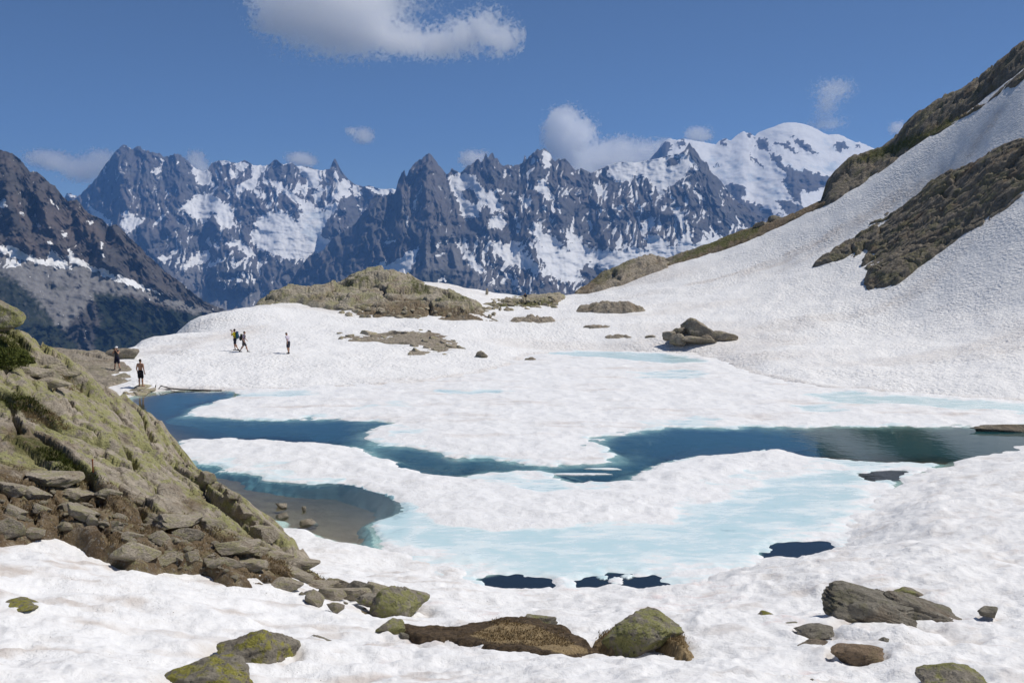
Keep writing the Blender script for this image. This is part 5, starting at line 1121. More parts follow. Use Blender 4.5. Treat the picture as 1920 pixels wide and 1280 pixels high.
# ------------------------------------------------------------------ cairn
t = bpy.data.objects.new('cairn', None); COL.objects.link(t); tag(t, 'slim stacked stone cairn standing right of the knoll', 'cairn')
cb = at(913, 570, 127); t.location = cb
zz = 0
for i in range(9):
    w = 0.75 - 0.055 * i
    o = bpy.data.objects.new('stone', rg.choice(stone_me)); COL.objects.link(o); o.parent = t
    o.scale = (w, w * 0.9, 0.30); o.location = (rg.uniform(-0.05, 0.05), 0, zz + 0.1); o.rotation_euler = (0, rg.uniform(-0.1, 0.1), rg.uniform(0, 6)); zz += 0.235

# ------------------------------------------------------------------ peat mound with dry grass
print('mound, grass...')
mm = NT('peat'); p = mm.pos()
gm = mm.rng(mm.math('ADD', mm.attr('dry'), mm.math('MULTIPLY', mm.math('SUBTRACT', mm.noise(p, 6, 5, 0.7), 0.5), 0.8)), 0.35, 0.65)
mc = mm.mix(mm.rng(mm.noise(p, 12, 5, 0.7), 0.35, 0.65), (0.05, 0.037, 0.025), (0.12, 0.085, 0.052))
mc = mm.mix(gm, mc, mm.mix(mm.rng(mm.noise(mm.vmul(p, (1, 1, 0.4)), 30, 4, 0.7), 0.35, 0.65), (0.19, 0.135, 0.07), (0.33, 0.25, 0.14)))
mm.bsdf(mc, 0.95, mm.bump(mm.noise(p, 18, 5, 0.7), 0.04, 1.0), 0.15)
M['peat'] = mm.m
def mound(pts, tops, label, seed, name='peat_mound'):
    w = [hit(px, py) for px, py in pts]
    c = [('w', q[0], q[1], q[2] + 0.10) for q in w] + [('w', *(at(px, py, D) + np.array([0, 0, 0.24]))) for px, py, D in tops]
    P_ = Patch(name, c, [tuple(q[:2]) for q in w], M['peat'], 170, 110, 0.5, 0.2, 0.07, seed, edge=0.25, sink=0.4, pad=0.2, rag=0.12, reg=0.003, crack=0.1, tilt=0.3)
    me = P_.o.data
    co = np.empty(len(me.vertices) * 3, np.float32); me.vertices.foreach_get('co', co); co = co.reshape(-1, 3)
    return P_
PM = mound([(742, 1175), (760, 1195), (800, 1205), (850, 1208), (920, 1222), (980, 1230), (1030, 1237), (1080, 1230), (1115, 1220), (1090, 1205), (1050, 1190), (1000, 1180), (940, 1182), (880, 1184), (800, 1184)],
           [(790, 1182, 15.6), (850, 1186, 15.5), (910, 1180, 15.3), (960, 1162, 15.4), (990, 1166, 15.5), (1030, 1180, 15.2), (1000, 1195, 14.9), (940, 1200, 14.9), (1070, 1205, 14.9)], '', 601)
tag(PM.o, 'low mound of dark peat and dry brown grass in the near snow', 'mound')
ppx = [960 + FPX * PM.x / (PM.y * CP - (PM.z - H) * SP)][0]
def set_dry(P_, fn_):
    me = P_.o.data; n_ = len(me.vertices); co = np.empty(n_ * 3, np.float32); me.vertices.foreach_get('co', co); co = co.reshape(-1, 3).astype(float)
    fw = co[:, 1] * CP - (co[:, 2] - H) * SP
    qx = 960 + FPX * co[:, 0] / fw; qy = 640 - FPX * (co[:, 1] * SP + (co[:, 2] - H) * CP) / fw
    a_ = me.attributes.new('dry', 'FLOAT', 'POINT'); a_.data.foreach_set('value', fn_(qx, qy).astype(np.float32))
set_dry(PM, lambda qx, qy: smooth(sd_poly(qx, qy, [(880, 1190), (940, 1165), (1000, 1170), (1060, 1200), (1115, 1222), (1060, 1226), (980, 1205), (930, 1205)]), -8, 8))
put_boulder('boulder', 694, 766, 1154, 1190, 'angular lichen rock at the left end of the peat mound', 'boulder', 160, 0.7, 4, planes=[(0.9, 0, 0.2, 0.8)])
put_boulder('boulder', 798, 848, 1174, 1192, 'flat lichen stone on the back of the peat mound', 'boulder', 161, 0.7, 4)
put_boulder('boulder', 852, 882, 1190, 1210, 'pale rounded stone at the front of the peat mound', 'stone', 162, 0.9, 4)
put_boulder('boulder', 748, 768, 1183, 1196, 'small pale stone at the left foot of the peat mound', 'boulder_grey', 163, 0.9, 3)
put_boulder('boulder', 984, 1044, 1158, 1186, 'lichen slab sticking out of the top of the peat mound', 'boulder', 164, 0.6, 4, D=15.7, planes=[(0, 0, 1, 0.7)])
PM2 = mound([(1118, 1200), (1140, 1215), (1180, 1210), (1230, 1210), (1290, 1225), (1282, 1205), (1240, 1190), (1190, 1185), (1150, 1190)], [(1150, 1200, 14.95), (1200, 1193, 14.85), (1250, 1200, 14.85)], '', 602, 'grass_skirt')
tag(PM2.o, 'dry brown turf round the foot of the blocky mossy boulder', 'turf')
set_dry(PM2, lambda qx, qy: np.ones_like(qx) * 0.9)

# ------------------------------------------------------------------ grass (nobody could count it)
def mat_grass(name, a, b):
    m = NT(name); r = m.attr('shade')
    m.bsdf(m.mix(r, a, b), 0.8, None, 0.15)
    return m.m
M['dry_grass'] = mat_grass('dry_grass', (0.22, 0.155, 0.075), (0.44, 0.33, 0.18))
M['green_grass'] = mat_grass('green_grass', (0.05, 0.065, 0.012), (0.13, 0.14, 0.03))
def grass(name, label, pts, mat, hgt, seed, lean=0.5):
    r_ = np.random.default_rng(seed); n_ = len(pts); P_ = np.array(pts)
    a = r_.uniform(0, 6.283, n_); h = hgt * r_.uniform(0.5, 1.2, n_); w = 0.006 + 0.25 * h * 0.10
    ln = lean * h * r_.uniform(0.5, 2.4, n_); la = r_.normal(-0.4, 0.9, n_)
    d = np.stack([np.cos(a), np.sin(a), 0 * a], -1) * w[:, None]
    mid = P_ + np.stack([0.35 * ln * np.cos(la), 0.35 * ln * np.sin(la), 0.6 * h], -1)
    tip = P_ + np.stack([ln * np.cos(la), ln * np.sin(la), h * 0.8], -1)
    V = np.stack([P_ - d, P_ + d, mid + d * 0.6, mid - d * 0.6, tip], 1).reshape(-1, 3)
    i = np.arange(n_)[:, None] * 5
    F_ = np.concatenate([i + np.array([[0, 1, 2]]), i + np.array([[0, 2, 3]]), i + np.array([[3, 2, 4]])], 0)
    o = link(name, mesh_np(name, V, F_, dict(shade=np.repeat(r_.uniform(0, 1, n_), 5)), False), mat)
    return tag(o, label, 'grass', kind='stuff')
def sample_patch(P_, poly, n_, seed, clump=1.4, thr=0.0):
    r_ = np.random.default_rng(seed); fw = P_.y * CP - (P_.z - H) * SP
    qx = 960 + FPX * P_.x / fw; qy = 640 - FPX * (P_.y * SP + (P_.z - H) * CP) / fw
    ok = (sd_poly(qx, qy, poly) + 6 * fbm(P_.x, P_.y, 3, seed) > 0) & (P_.f > 0.05) & (fbm(P_.x * clump, P_.y * clump, 3, seed + 2) > thr)
    idx = np.argwhere(ok)
    if not len(idx): return np.zeros((1, 3))
    k = idx[r_.integers(0, len(idx), n_)]
    q = np.stack([P_.x[k[:, 0], k[:, 1]], P_.y[k[:, 0], k[:, 1]], P_.z[k[:, 0], k[:, 1]]], -1)
    q[:, :2] += r_.normal(0, 0.04, (n_, 2))
    return q
grass('grass', 'dry brown grass on the peat mound', np.vstack([sample_patch(PM, [(880, 1188), (940, 1158), (1000, 1165), (1060, 1195), (1120, 1225), (1060, 1228), (980, 1205), (930, 1208)], 2200, 1, thr=-0.1)]), M['dry_grass'], 0.045, 1)
grass('grass', 'dry brown grass round the blocky mossy boulder', sample_patch(PM2, [(1100, 1180), (1300, 1180), (1300, 1235), (1100, 1235)], 2600, 2, thr=-0.6), M['dry_grass'], 0.055, 2)
grass('grass', 'dry brown tussocks on the ledges of the outcrop', np.vstack([sample_patch(PO, [(20, 745), (60, 750), (140, 805), (130, 815), (60, 790)], 2600, 3, thr=-0.3), sample_patch(PO, [(-20, 860), (120, 885), (200, 905), (420, 990), (560, 1062), (700, 1100), (700, 1130), (400, 1060), (-20, 990)], 9000, 4, 1.1, 0.12), sample_patch(PO, [(110, 695), (160, 720), (150, 735), (110, 720)], 900, 5, thr=-0.3)]), M['dry_grass'], 0.06, 3)
grass('grass', 'green turf on the outcrop at the left edge', np.vstack([sample_patch(PO, [(-60, 615), (25, 622), (52, 660), (52, 690), (-60, 700)], 7000, 6, thr=-0.8), sample_patch(PO, [(0, 735), (60, 748), (100, 790), (0, 760)], 1500, 7, thr=-0.3), sample_patch(PO, [(60, 830), (120, 855), (190, 898), (110, 885)], 1500, 8, thr=-0.2)]), M['green_grass'], 0.09, 4)
# low dark-green juniper cushion on the outcrop
def bush(px, py, D, r, label, seed):
    r_ = np.random.default_rng(seed); c = at(px, py, D)
    t_ = bpy.data.objects.new('shrub', None); COL.objects.link(t_); t_.location = c; tag(t_, label, 'shrub')
    n_ = 5200
    d = r_.normal(size=(n_, 3)); d /= np.linalg.norm(d, axis=1)[:, None]; d[:, 2] = np.abs(d[:, 2])
    rad = r_.uniform(0.55, 1.0, n_) ** 0.5 * (1 + 0.25 * noise3(d * 2.5, seed))
    P_ = d * rad[:, None] * np.array([r, r * 0.8, r * 0.62])
    s = r_.uniform(0.02, 0.045, n_)[:, None]
    u = r_.normal(size=(n_, 3)); u /= np.linalg.norm(u, axis=1)[:, None]; w_ = np.cross(u, d); w_ /= np.linalg.norm(w_, axis=1)[:, None] + 1e-9
    V = np.stack([P_ - w_ * s * 0.5, P_ + w_ * s * 0.5, P_ + u * s * 2.2 + d * s], 1).reshape(-1, 3)
    F_ = np.arange(n_ * 3).reshape(-1, 3)
    link('foliage', mesh_np('foliage', V, F_, dict(shade=np.repeat(r_.uniform(0, 0.7, n_), 3)), False), M['green_grass'], t_)
    bm = bmesh.new()
    for k in range(6):
        a_ = k * 1.05
        bmesh.ops.create_cone(bm, cap_ends=True, segments=6, radius1=0.03, radius2=0.01, depth=r * 0.8, matrix=Matrix.Translation((math.cos(a_) * r * 0.25, math.sin(a_) * r * 0.25, r * 0.2)) @ Matrix.Rotation(a_, 4, 'Z') @ Matrix.Rotation(0.8, 4, 'Y'))
    me = bpy.data.meshes.new('stem'); bm.to_mesh(me); bm.free()
    link('stem', me, M['dry_grass'], t_)
bush(15, 682, 25.0, 0.62, 'dense green cushion shrub on the outcrop at the left edge', 31)

# small iron peg on the outcrop
bm = bmesh.new(); bmesh.ops.create_cone(bm, cap_ends=True, segments=10, radius1=0.014, radius2=0.012, depth=0.26, matrix=Matrix.Translation((0, 0, 0.05)))
bmesh.ops.create_cone(bm, cap_ends=True, segments=10, radius1=0.022, radius2=0.018, depth=0.02, matrix=Matrix.Translation((0, 0, 0.185)))
me = bpy.data.meshes.new('iron_peg'); bm.to_mesh(me); bm.free()
o = link('iron_peg', me, mat_plain('rust', (0.28, 0.09, 0.03), 0.9)); o.location = hit(174, 878, out_fn, 12, 60); tag(o, 'rusty iron peg standing in a crack of the outcrop', 'peg')

# pole and bent frame on the far shore
def tube(bm, pts, r):
    for a, b in zip(pts, pts[1:]):
        a, b = Vector(a), Vector(b); d = b - a
        bmesh.ops.create_cone(bm, cap_ends=True, segments=8, radius1=r, radius2=r, depth=d.length + r, matrix=Matrix.Translation((a + b) / 2) @ d.to_track_quat('Z', 'Y').to_matrix().to_4x4())
t = bpy.data.objects.new('shore_pole', None); COL.objects.link(t); tag(t, 'thin dark pole with a bent frame lying along the far shore', 'pole')
b0 = at(320, 728, 61.5)
def sp_(px, py, D=61.5): return tuple(at(px, py, D))
bm = bmesh.new(); tube(bm, [sp_(318, 728), sp_(340, 730), sp_(370, 731), sp_(400, 732), sp_(415, 732)], 0.045); me = bpy.data.meshes.new('pole'); bm.to_mesh(me); bm.free(); link('pole', me, mat_plain('dark_wood', (0.05, 0.04, 0.035)), t)
for nm, pts in (('frame', [sp_(291, 733), sp_(292, 722)]), ('frame', [sp_(297, 729), sp_(302, 723), sp_(318, 728)]), ('frame', [sp_(297, 731), sp_(320, 729)]), ('frame', [sp_(303, 724, 62), sp_(316, 726, 62), sp_(322, 728, 62)])):
    bm = bmesh.new(); tube(bm, pts, 0.03); me = bpy.data.meshes.new(nm); bm.to_mesh(me); bm.free(); link(nm, me, bpy.data.materials['dark_wood'], t)

# ================================================================== PEOPLE
print('people...')
def cap(bm, a, b, r0, r1, seg=12):
    a, b = Vector(a), Vector(b); d = b - a
    bmesh.ops.create_cone(bm, cap_ends=True, segments=seg, radius1=r0, radius2=r1, depth=d.length, matrix=Matrix.Translation((a + b) / 2) @ d.to_track_quat('Z', 'Y').to_matrix().to_4x4())
    for p_, r in ((a, r0), (b, r1)): bmesh.ops.create_icosphere(bm, subdivisions=2, radius=r, matrix=Matrix.Translation(p_))
def ell(bm, c, s, rx=0.0):
    bmesh.ops.create_icosphere(bm, subdivisions=3, radius=1.0, matrix=Matrix.Translation(c) @ Matrix.Rotation(rx, 4, 'X') @ Matrix.Diagonal((*s, 1)))
def fuse(bm, name, voxel, mat, parent):
    me = bpy.data.meshes.new(name); bm.to_mesh(me); bm.free()
    tmp = bpy.data.objects.new('tmp', me); COL.objects.link(tmp)
    md = tmp.modifiers.new('r', 'REMESH'); md.mode = 'VOXEL'; md.voxel_size = voxel; md.use_smooth_shade = True
    ms = tmp.modifiers.new('s', 'SMOOTH'); ms.factor = 0.5; ms.iterations = 2
    dg = bpy.context.evaluated_depsgraph_get()
    m2 = bpy.data.meshes.new_from_object(tmp.evaluated_get(dg)); m2.name = name
    bpy.data.objects.remove(tmp); bpy.data.meshes.remove(me)
    m2.materials.clear()
    for pl in m2.polygons: pl.use_smooth = True
    return link(name, m2, mat, parent)
def hand(bm, wrist, dirv, side):
    w = Vector(wrist); d = Vector(dirv).normalized(); s = d.cross(Vector((0, 1, 0)));
    if s.length < 0.2: s = d.cross(Vector((1, 0, 0)))
    s.normalize(); n_ = s.cross(d)
    cap(bm, w, w + d * 0.07, 0.026, 0.034, 8)
    for k, ln in enumerate((0.068, 0.078, 0.072, 0.056)):
        a = w + d * 0.075 + s * (k - 1.5) * 0.021; m_ = a + d * ln * 0.55; e = m_ + (d * 0.8 + n_ * 0.6).normalized() * ln * 0.5
        cap(bm, a, m_, 0.0095, 0.009, 6); cap(bm, m_, e, 0.009, 0.008, 6)
    a = w + d * 0.025 + s * 0.03 * side; m_ = a + (d * 0.6 + s * side).normalized() * 0.04; cap(bm, a, m_, 0.012, 0.011, 6); cap(bm, m_, m_ + (d + n_ * 0.4).normalized() * 0.035, 0.011, 0.009, 6)
SKIN = mat_plain('skin', (0.42, 0.235, 0.155), 0.6, 0.08, 8); SKIN_T = mat_plain('skin_tanned', (0.36, 0.19, 0.115), 0.6, 0.08, 8)
HAIR = mat_plain('dark_hair', (0.02, 0.014, 0.01), 0.6, 0.3, 60); SHOE = mat_plain('shoe', (0.03, 0.028, 0.027), 0.7, 0.2)
def person(label, base, heading, height, skin, arms, legs, shirt=None, shorts=(0.01, 0.01, 0.016), lean=0.0, head_tilt=0.0, hairmat=HAIR, sleeve=True, shoes=True, hat=None):
    """arms: [(elbow, wrist)] right then left, legs: [(knee, ankle, toe direction)] right then left; x right, y forward, z up, for 1.75 m"""
    t_ = bpy.data.objects.new('person', None); COL.objects.link(t_); tag(t_, label, 'person')
    t_.location = base; t_.rotation_euler = (0, 0, heading); t_.scale = (height / 1.75,) * 3
    R_ = Matrix.Rotation(-lean, 4, 'X'); hip = Vector((0, 0, 0.95))
    def U(p_): return hip + (R_ @ (Vector(p_) - hip))
    bm = bmesh.new()
    ell(bm, U((0, 0, 1.29)), (0.165, 0.105, 0.19), -lean); ell(bm, U((0, 0, 1.10)), (0.14, 0.095, 0.16), -lean); ell(bm, (0, 0, 0.95), (0.16, 0.11, 0.13))
    cap(bm, U((-0.15, -0.005, 1.43)), U((0.15, -0.005, 1.43)), 0.06, 0.06)
    cap(bm, U((0, 0, 1.42)), U((0, 0.012, 1.54)), 0.058, 0.052)
    hc = U((0, 0.02, 1.635)); hf = (R_ @ Matrix.Rotation(-head_tilt, 4, 'X'))
    def Hd(p_): return hc + hf @ Vector(p_)
    ell(bm, hc, (0.075, 0.095, 0.118), -lean - head_tilt); ell(bm, Hd((0, 0.035, -0.06)), (0.052, 0.055, 0.055))
    ell(bm, Hd((0, 0.105, -0.012)), (0.014, 0.02, 0.024)); ell(bm, Hd((0, 0.088, -0.055)), (0.026, 0.014, 0.012))
    for s in (-1, 1): ell(bm, Hd((0.078 * s, 0.0, -0.01)), (0.012, 0.02, 0.032)); ell(bm, Hd((0.03 * s, 0.088, 0.02)), (0.015, 0.012, 0.01))
    sh = [U((0.19, 0, 1.42)), U((-0.19, 0, 1.42))]
    for k in (0, 1):
        e, w = Vector(arms[k][0]), Vector(arms[k][1]); e, w = U(e), U(w)
        cap(bm, sh[k], e, 0.052, 0.040); cap(bm, e, w, 0.041, 0.027); hand(bm, w, (w - e), 1 if k == 0 else -1)
    for k, s in ((0, 1), (1, -1)):
        kn, an, td = Vector(legs[k][0]), Vector(legs[k][1]), Vector(legs[k][2])
        cap(bm, (0.085 * s, 0, 0.92), kn, 0.092, 0.058); cap(bm, kn, an, 0.058, 0.038); ell(bm, kn + (an - kn) * 0.3 + Vector((0, -0.02, 0)), (0.055, 0.058, 0.12))
        cap(bm, an + Vector((0, 0, -0.035)) - td * 0.03, an + td * 0.15 + Vector((0, 0, -0.045)), 0.042, 0.032)
    fuse(bm, 'body', 0.0125, skin, t_)
    # eyes
    # hair
    bm = bmesh.new(); ell(bm, Hd((0, -0.018, 0.03)), (0.082, 0.092, 0.10), -lean - head_tilt); fuse(bm, 'hair', 0.012, hairmat, t_)
    if hat is not None:
        bm = bmesh.new(); ell(bm, Hd((0, -0.005, 0.055)), (0.094, 0.108, 0.085), -lean - head_tilt); ell(bm, Hd((0, 0.12, 0.045)), (0.075, 0.08, 0.012), -lean - head_tilt); fuse(bm, 'cap', 0.011, hat, t_)
    bm = bmesh.new(); ell(bm, (0, 0, 0.965), (0.178, 0.128, 0.12))
    for k, s in ((0, 1), (1, -1)):
        kn = Vector(legs[k][0]); h_ = Vector((0.088 * s, 0, 0.92)); cap(bm, h_, h_ + (kn - h_) * 0.78, 0.112, 0.098)
    fuse(bm, 'shorts', 0.017, mat_plain('shorts', shorts, 0.85, 0.2), t_)
    if shirt is not None:
        bm = bmesh.new(); ell(bm, U((0, 0, 1.29)), (0.182, 0.122, 0.20), -lean); ell(bm, U((0, 0, 1.08)), (0.162, 0.115, 0.19), -lean); cap(bm, U((-0.15, 0, 1.435)), U((0.15, 0, 1.435)), 0.068, 0.068)
        if sleeve:
            for k in (0, 1): e = U(arms[k][0]); cap(bm, sh[k], sh[k] + (e - sh[k]) * 0.7, 0.068, 0.06)
        fuse(bm, 'shirt', 0.017, mat_plain('shirt', shirt, 0.9, 0.15), t_)
    if shoes:
        for k in (0, 1):
            an, td = Vector(legs[k][1]), Vector(legs[k][2])
            bm = bmesh.new(); cap(bm, an + Vector((0, 0, -0.03)) - td * 0.035, an + td * 0.16 + Vector((0, 0, -0.045)), 0.052, 0.042); cap(bm, an + Vector((0, 0, -0.02)), an + Vector((0, 0, 0.05)), 0.05, 0.045); fuse(bm, 'shoe', 0.016, SHOE, t_)
    return t_
def backpack(label, who, col, col2, lean=0.0, h=0.5):
    t_ = bpy.data.objects.new('backpack', None); COL.objects.link(t_); tag(t_, label, 'backpack')
    t_.location = who.location; t_.rotation_euler = who.rotation_euler; t_.scale = who.scale
    m1, m2 = mat_plain('pack', col, 0.8), mat_plain('pack_trim', col2, 0.8)
    hip = Vector((0, 0, 0.95)); R_ = Matrix.Rotation(-lean, 4, 'X')
    def U(p_): return hip + (R_ @ (Vector(p_) - hip))
    bm = bmesh.new(); ell(bm, U((0, -0.22, 1.24)), (0.155, 0.11, h * 0.5), -lean); ell(bm, U((0, -0.23, 1.10)), (0.165, 0.12, 0.16), -lean); fuse(bm, 'bag', 0.014, m1, t_)
    bm = bmesh.new(); ell(bm, U((0, -0.21, 1.24 + h * 0.46)), (0.15, 0.12, 0.06), -lean); fuse(bm, 'lid', 0.014, m2, t_)
    bm = bmesh.new(); ell(bm, U((0, -0.335, 1.15)), (0.11, 0.035, 0.13), -lean); fuse(bm, 'pocket', 0.012, m2, t_)
    for s in (-1, 1):
        bm = bmesh.new(); pts = [U((0.11 * s, -0.12, 1.44)), U((0.12 * s, -0.02, 1.505)), U((0.12 * s, 0.09, 1.43)), U((0.13 * s, 0.125, 1.28)), U((0.15 * s, 0.05, 1.12)), U((0.14 * s, -0.12, 1.05))]
        tube(bm, pts, 0.022); fuse(bm, 'strap', 0.012, m2, t_)
def camera_prop(label, who, pos):
    t_ = bpy.data.objects.new('hand_camera', None); COL.objects.link(t_); tag(t_, label, 'camera')
    t_.location = who.location; t_.rotation_euler = who.rotation_euler; t_.scale = who.scale
    mt = mat_plain('camera_black', (0.015, 0.015, 0.015), 0.5)
    bm = bmesh.new(); bmesh.ops.create_cube(bm, size=1, matrix=Matrix.Translation(pos) @ Matrix.Diagonal((0.14, 0.06, 0.09, 1))); bmesh.ops.bevel(bm, geom=bm.edges[:], offset=0.012, segments=2, affect='EDGES'); me = bpy.data.meshes.new('body'); bm.to_mesh(me); bm.free(); link('body', me, mt, t_)
    bm = bmesh.new(); bmesh.ops.create_cone(bm, cap_ends=True, segments=20, radius1=0.036, radius2=0.04, depth=0.09, matrix=Matrix.Translation(Vector(pos) + Vector((0, 0.07, 0))) @ Matrix.Rotation(-math.pi / 2, 4, 'X')); me = bpy.data.meshes.new('lens'); bm.to_mesh(me); bm.free(); link('lens', me, mt, t_)
UP = (0, 1, 0)
down = [((0.25, -0.02, 1.14), (0.27, 0.05, 0.88)), ((-0.25, -0.02, 1.14), (-0.27, 0.05, 0.88))]
stand = [((0.10, 0.02, 0.49), (0.11, -0.02, 0.075), UP), ((-0.10, 0.02, 0.49), (-0.11, -0.02, 0.075), UP)]
camarms = [((0.26, 0.16, 1.24), (0.07, 0.22, 1.55)), ((-0.26, 0.16, 1.24), (-0.07, 0.22, 1.55))]
# the bather, seen from behind, on the shore stones
b = at(264, 724, 61.0)
person('bare-backed man in dark shorts standing at the water edge', b, math.radians(-8), 1.76, SKIN_T, [((0.25, -0.04, 1.14), (0.27, 0.02, 0.88)), ((-0.26, 0.0, 1.14), (-0.25, 0.1, 0.9))], [((0.11, 0.02, 0.49), (0.15, -0.02, 0.075), (0.3, 0.95, 0)), ((-0.09, 0.02, 0.49), (-0.09, -0.02, 0.075), UP)], shoes=False)
# the hiker in the white cap, taking a picture towards us
b = at(220, 693, 66.5); b[2] = max(PT.surf(np.array([b[0]]), np.array([b[1]]))[0], b[2] - 0.3)
w = person('hiker in a white cap and dark vest on the rock slab', b, math.radians(165), 1.68, SKIN, [((0.24, 0.15, 1.24), (0.06, 0.2, 1.5)), ((-0.24, 0.15, 1.24), (-0.06, 0.2, 1.5))], [((0.15, 0.02, 0.49), (0.24, -0.02, 0.08), UP), ((-0.14, 0.02, 0.49), (-0.22, -0.02, 0.08), UP)], shirt=(0.045, 0.045, 0.05), sleeve=False, shorts=(0.012, 0.012, 0.03), hat=mat_plain('white_cap', (0.75, 0.75, 0.75), 0.8, 0.05))
camera_prop('small dark camera held up by the hiker in the white cap', w, (0, 0.30, 1.60))
def on_snow(px, py): q_ = hit(px, py); return q_
b = on_snow(441, 657)
w = person('hiker in a yellow shirt raising a camera on the snow', b, math.radians(80), 1.78, SKIN, camarms, [((0.10, 0.1, 0.50), (0.11, 0.05, 0.08), UP), ((-0.10, -0.08, 0.50), (-0.11, -0.32, 0.09), UP)], shirt=(0.62, 0.50, 0.01), shorts=(0.02, 0.02, 0.035), lean=0.03)
backpack('blue-green backpack worn by the hiker in yellow', w, (0.02, 0.10, 0.13), (0.03, 0.05, 0.16), 0.03, 0.56)
camera_prop('dark camera at the face of the hiker in yellow', w, (0, 0.30, 1.63))
b = on_snow(457, 660)
w = person('striding hiker in a grey top with a dark backpack', b, math.radians(-80), 1.70, SKIN, [((0.25, -0.08, 1.16), (0.22, 0.06, 0.95)), ((-0.25, 0.06, 1.16), (-0.22, 0.24, 1.02))], [((0.10, 0.22, 0.50), (0.10, 0.34, 0.085), UP), ((-0.10, -0.05, 0.48), (-0.10, -0.34, 0.10), UP)], shirt=(0.26, 0.21, 0.28), shorts=(0.06, 0.055, 0.06), lean=0.10)
backpack('black backpack worn by the striding hiker', w, (0.015, 0.02, 0.015), (0.04, 0.06, 0.02), 0.10, 0.46)
b = on_snow(541, 663)
person('walker in a pale lilac shirt looking down at the snow', b, math.radians(70), 1.72, SKIN, [((0.25, 0.05, 1.16), (0.2, 0.2, 0.98)), ((-0.25, -0.1, 1.16), (-0.25, -0.05, 0.92))], [((0.09, 0.03, 0.49), (0.09, 0.02, 0.08), UP), ((-0.09, 0.03, 0.49), (-0.09, -0.06, 0.08), UP)], shirt=(0.55, 0.50, 0.58), shorts=(0.03, 0.03, 0.045), lean=0.22, head_tilt=0.55)
b = at(985, 572, 131)
person('tiny dark figure standing behind the rubble ridge', b, math.radians(150), 1.7, SKIN, down, stand, shirt=(0.02, 0.02, 0.03), shorts=(0.02, 0.02, 0.03))

# ================================================================== CLOUDS (outside the haze box)
def cloud(name, label, blobs, D, dens, nscale, namp, thick=0.6, soft=0.35, seed=0, grp=None, step=0.22, base=None):
    """blobs: (px, py, rx, ry) in the photograph; D metres away; density built from the blobs, eroded by noise"""
    k = D / FPX
    bl = []
    for (px, py, rx, ry) in blobs:
        c = at(px, py, D); bl.append((c, rx * k, max(rx, ry) * k * thick * 2.0, ry * k))
    P_ = np.array([b_[0] for b_ in bl]); Rr = np.array([[b_[1], b_[2], b_[3]] for b_ in bl])
    lo = (P_ - Rr * 1.15).min(0); hi = (P_ + Rr * 1.15).max(0); cen = (lo + hi) / 2
    m = NT('cloud_vapour')
    p = m.obj()
    sz = float(np.median(Rr[:, 2]))
    nz = m.noise(m.vadd(p, (seed * 1000.0 + 300, seed * 313.0, 77.0)), nscale * 1.1 / sz, 6, 0.62, 0.5)
    shape = None
    for c, rx, ry, rz in bl:
        q = m.vmul(m.vadd(p, tuple(float(v) for v in (cen - c))), (1 / rx, 1 / ry, 1 / rz))
        ln = m.n('ShaderNodeVectorMath', operation='LENGTH'); m.put(ln.inputs[0], q)
        v = m.math('SUBTRACT', 1.0, ln.outputs['Value'])
        shape = v if shape is None else m.math('SMOOTH_MAX', shape, v, 0.18)
    e = m.math('ADD', shape, m.math('MULTIPLY', m.math('SUBTRACT', nz, 0.53), namp * 4.4))
    dn = m.math('MULTIPLY', m.rng(e, 0.02, soft), 0.85 * dens / sz)
    pv = m.n('ShaderNodeVolumePrincipled'); m.put(pv.inputs['Color'], (1, 1, 1)); m.put(pv.inputs['Density'], dn); m.put(pv.inputs['Anisotropy'], 0.75)
    m.t.links.new(pv.outputs[0], m.out.inputs['Volume'])
    m.m.cycles.volume_step_rate = step
    bm = bmesh.new(); bmesh.ops.create_icosphere(bm, subdivisions=3, radius=1.0)
    for v_ in bm.verts:
        s = max(abs(v_.co.x), abs(v_.co.y), abs(v_.co.z)); co = v_.co / s
        v_.co = Vector([co[i] * (hi[i] - lo[i]) / 2 for i in range(3)])
    me = bpy.data.meshes.new(name); bm.to_mesh(me); bm.free()
    o = link(name, me, m.m); o.location = cen; tag(o, label, 'cloud', grp)
    return o
print('clouds...')
cloud('cloud', 'large ragged white cloud at the top with a trailing right arm',
      [(600, 40, 80, 42), (560, 25, 70, 36), (660, 25, 75, 60), (640, 62, 70, 36), (700, 60, 60, 34), (520, 45, 42, 20), (760, 80, 60, 18), (620, -20, 130, 50), (825, 82, 45, 26), (870, 68, 40, 30), (905, 55, 36, 34), (940, 72, 40, 26), (800, 100, 16, 10), (765, 52, 16, 14)],
      17000, 5.0, 2.6, 1.5, thick=0.55, soft=0.5, seed=1, step=0.16)
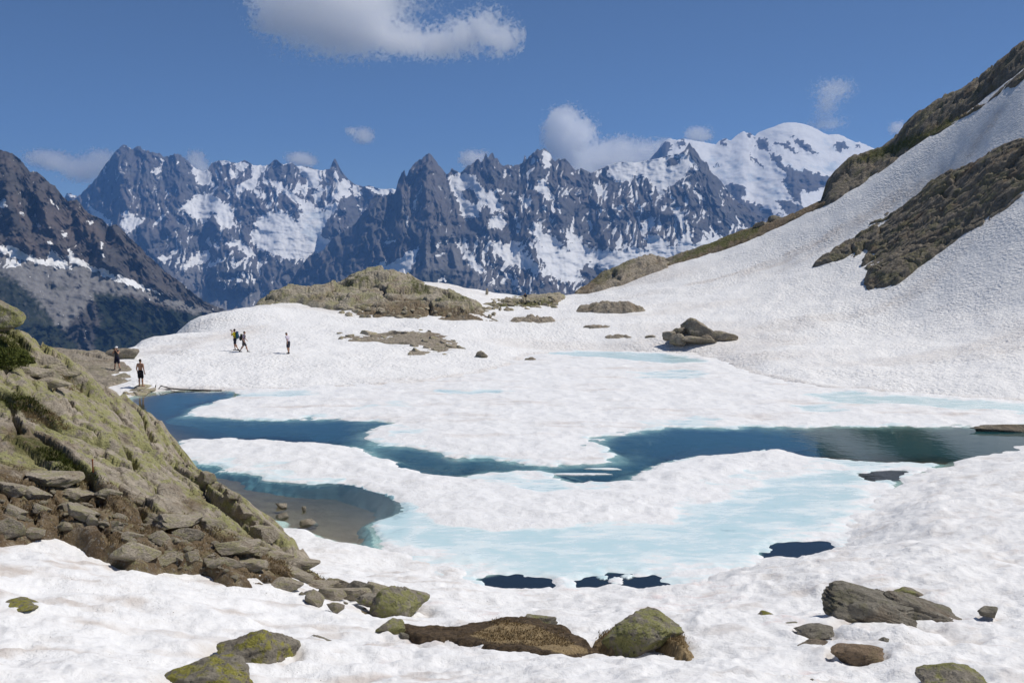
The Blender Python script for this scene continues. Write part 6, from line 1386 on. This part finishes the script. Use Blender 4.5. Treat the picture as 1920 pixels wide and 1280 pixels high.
cloud('cloud', 'towering puffy cumulus rising behind the needles', [(1060, 232, 30, 32), (1085, 250, 32, 32), (1060, 270, 40, 36), (1038, 245, 24, 20), (1070, 305, 36, 34), (1090, 330, 36, 20), (1045, 222, 16, 18)], 30000, 7.0, 2.6, 1.0, thick=0.7, soft=0.35, seed=2)
cloud('cloud', 'flat pale cloud right of the towering cumulus', [(1130, 290, 36, 26), (1165, 280, 36, 24), (1150, 305, 60, 18), (1120, 315, 40, 16)], 30500, 4.0, 2.6, 1.2, soft=0.5, seed=3)
cloud('cloud', 'pale cloud left of the snowy shoulder', [(1215, 285, 26, 22), (1240, 278, 22, 18), (1215, 302, 26, 14)], 30500, 4.0, 2.6, 1.2, soft=0.5, seed=4)
cloud('cloud', 'small puff above the snowy shoulder', [(1308, 253, 22, 14), (1322, 256, 14, 9)], 30000, 3.6, 2.4, 1.3, soft=0.5, seed=5)
cloud('cloud', 'wispy column of cloud right of the snow dome', [(1565, 168, 32, 18), (1550, 195, 16, 30), (1548, 232, 30, 11)], 30000, 1.6, 2.2, 1.6, soft=0.7, seed=6)
cloud('cloud', 'small puff alone in the sky left of centre', [(682, 254, 18, 14), (660, 246, 12, 7)], 30000, 3.6, 2.4, 1.4, soft=0.5, seed=7)
cloud('cloud', 'small cloud sitting behind the ridge left of the rock tooth', [(562, 298, 24, 12), (575, 302, 20, 10)], 30000, 3.6, 2.4, 1.2, soft=0.5, seed=8)
cloud('cloud', 'cloud just left of the tall broken rock wall', [(155, 318, 36, 22), (190, 298, 26, 18), (180, 310, 34, 20)], 30000, 3.6, 2.4, 1.2, soft=0.5, seed=9)
cloud('cloud', 'leftmost small cloud over the dark flank', [(92, 298, 36, 15), (105, 308, 24, 12)], 30000, 3.6, 2.4, 1.3, soft=0.5, seed=10)
cloud('cloud', 'rounded cloud behind the notch of the rock wall', [(368, 302, 18, 20), (380, 318, 16, 16)], 30000, 5.0, 2.4, 1.0, soft=0.4, seed=11)
cloud('cloud', 'rounded cloud behind the left shoulder of the needles', [(885, 298, 24, 16), (900, 300, 20, 18)], 30000, 4.5, 2.4, 1.0, soft=0.45, seed=12)
cloud('cloud', 'sliver of cloud behind the dark crag ridge', [(1682, 240, 14, 12)], 30000, 3.6, 2.4, 1.2, soft=0.5, seed=13)
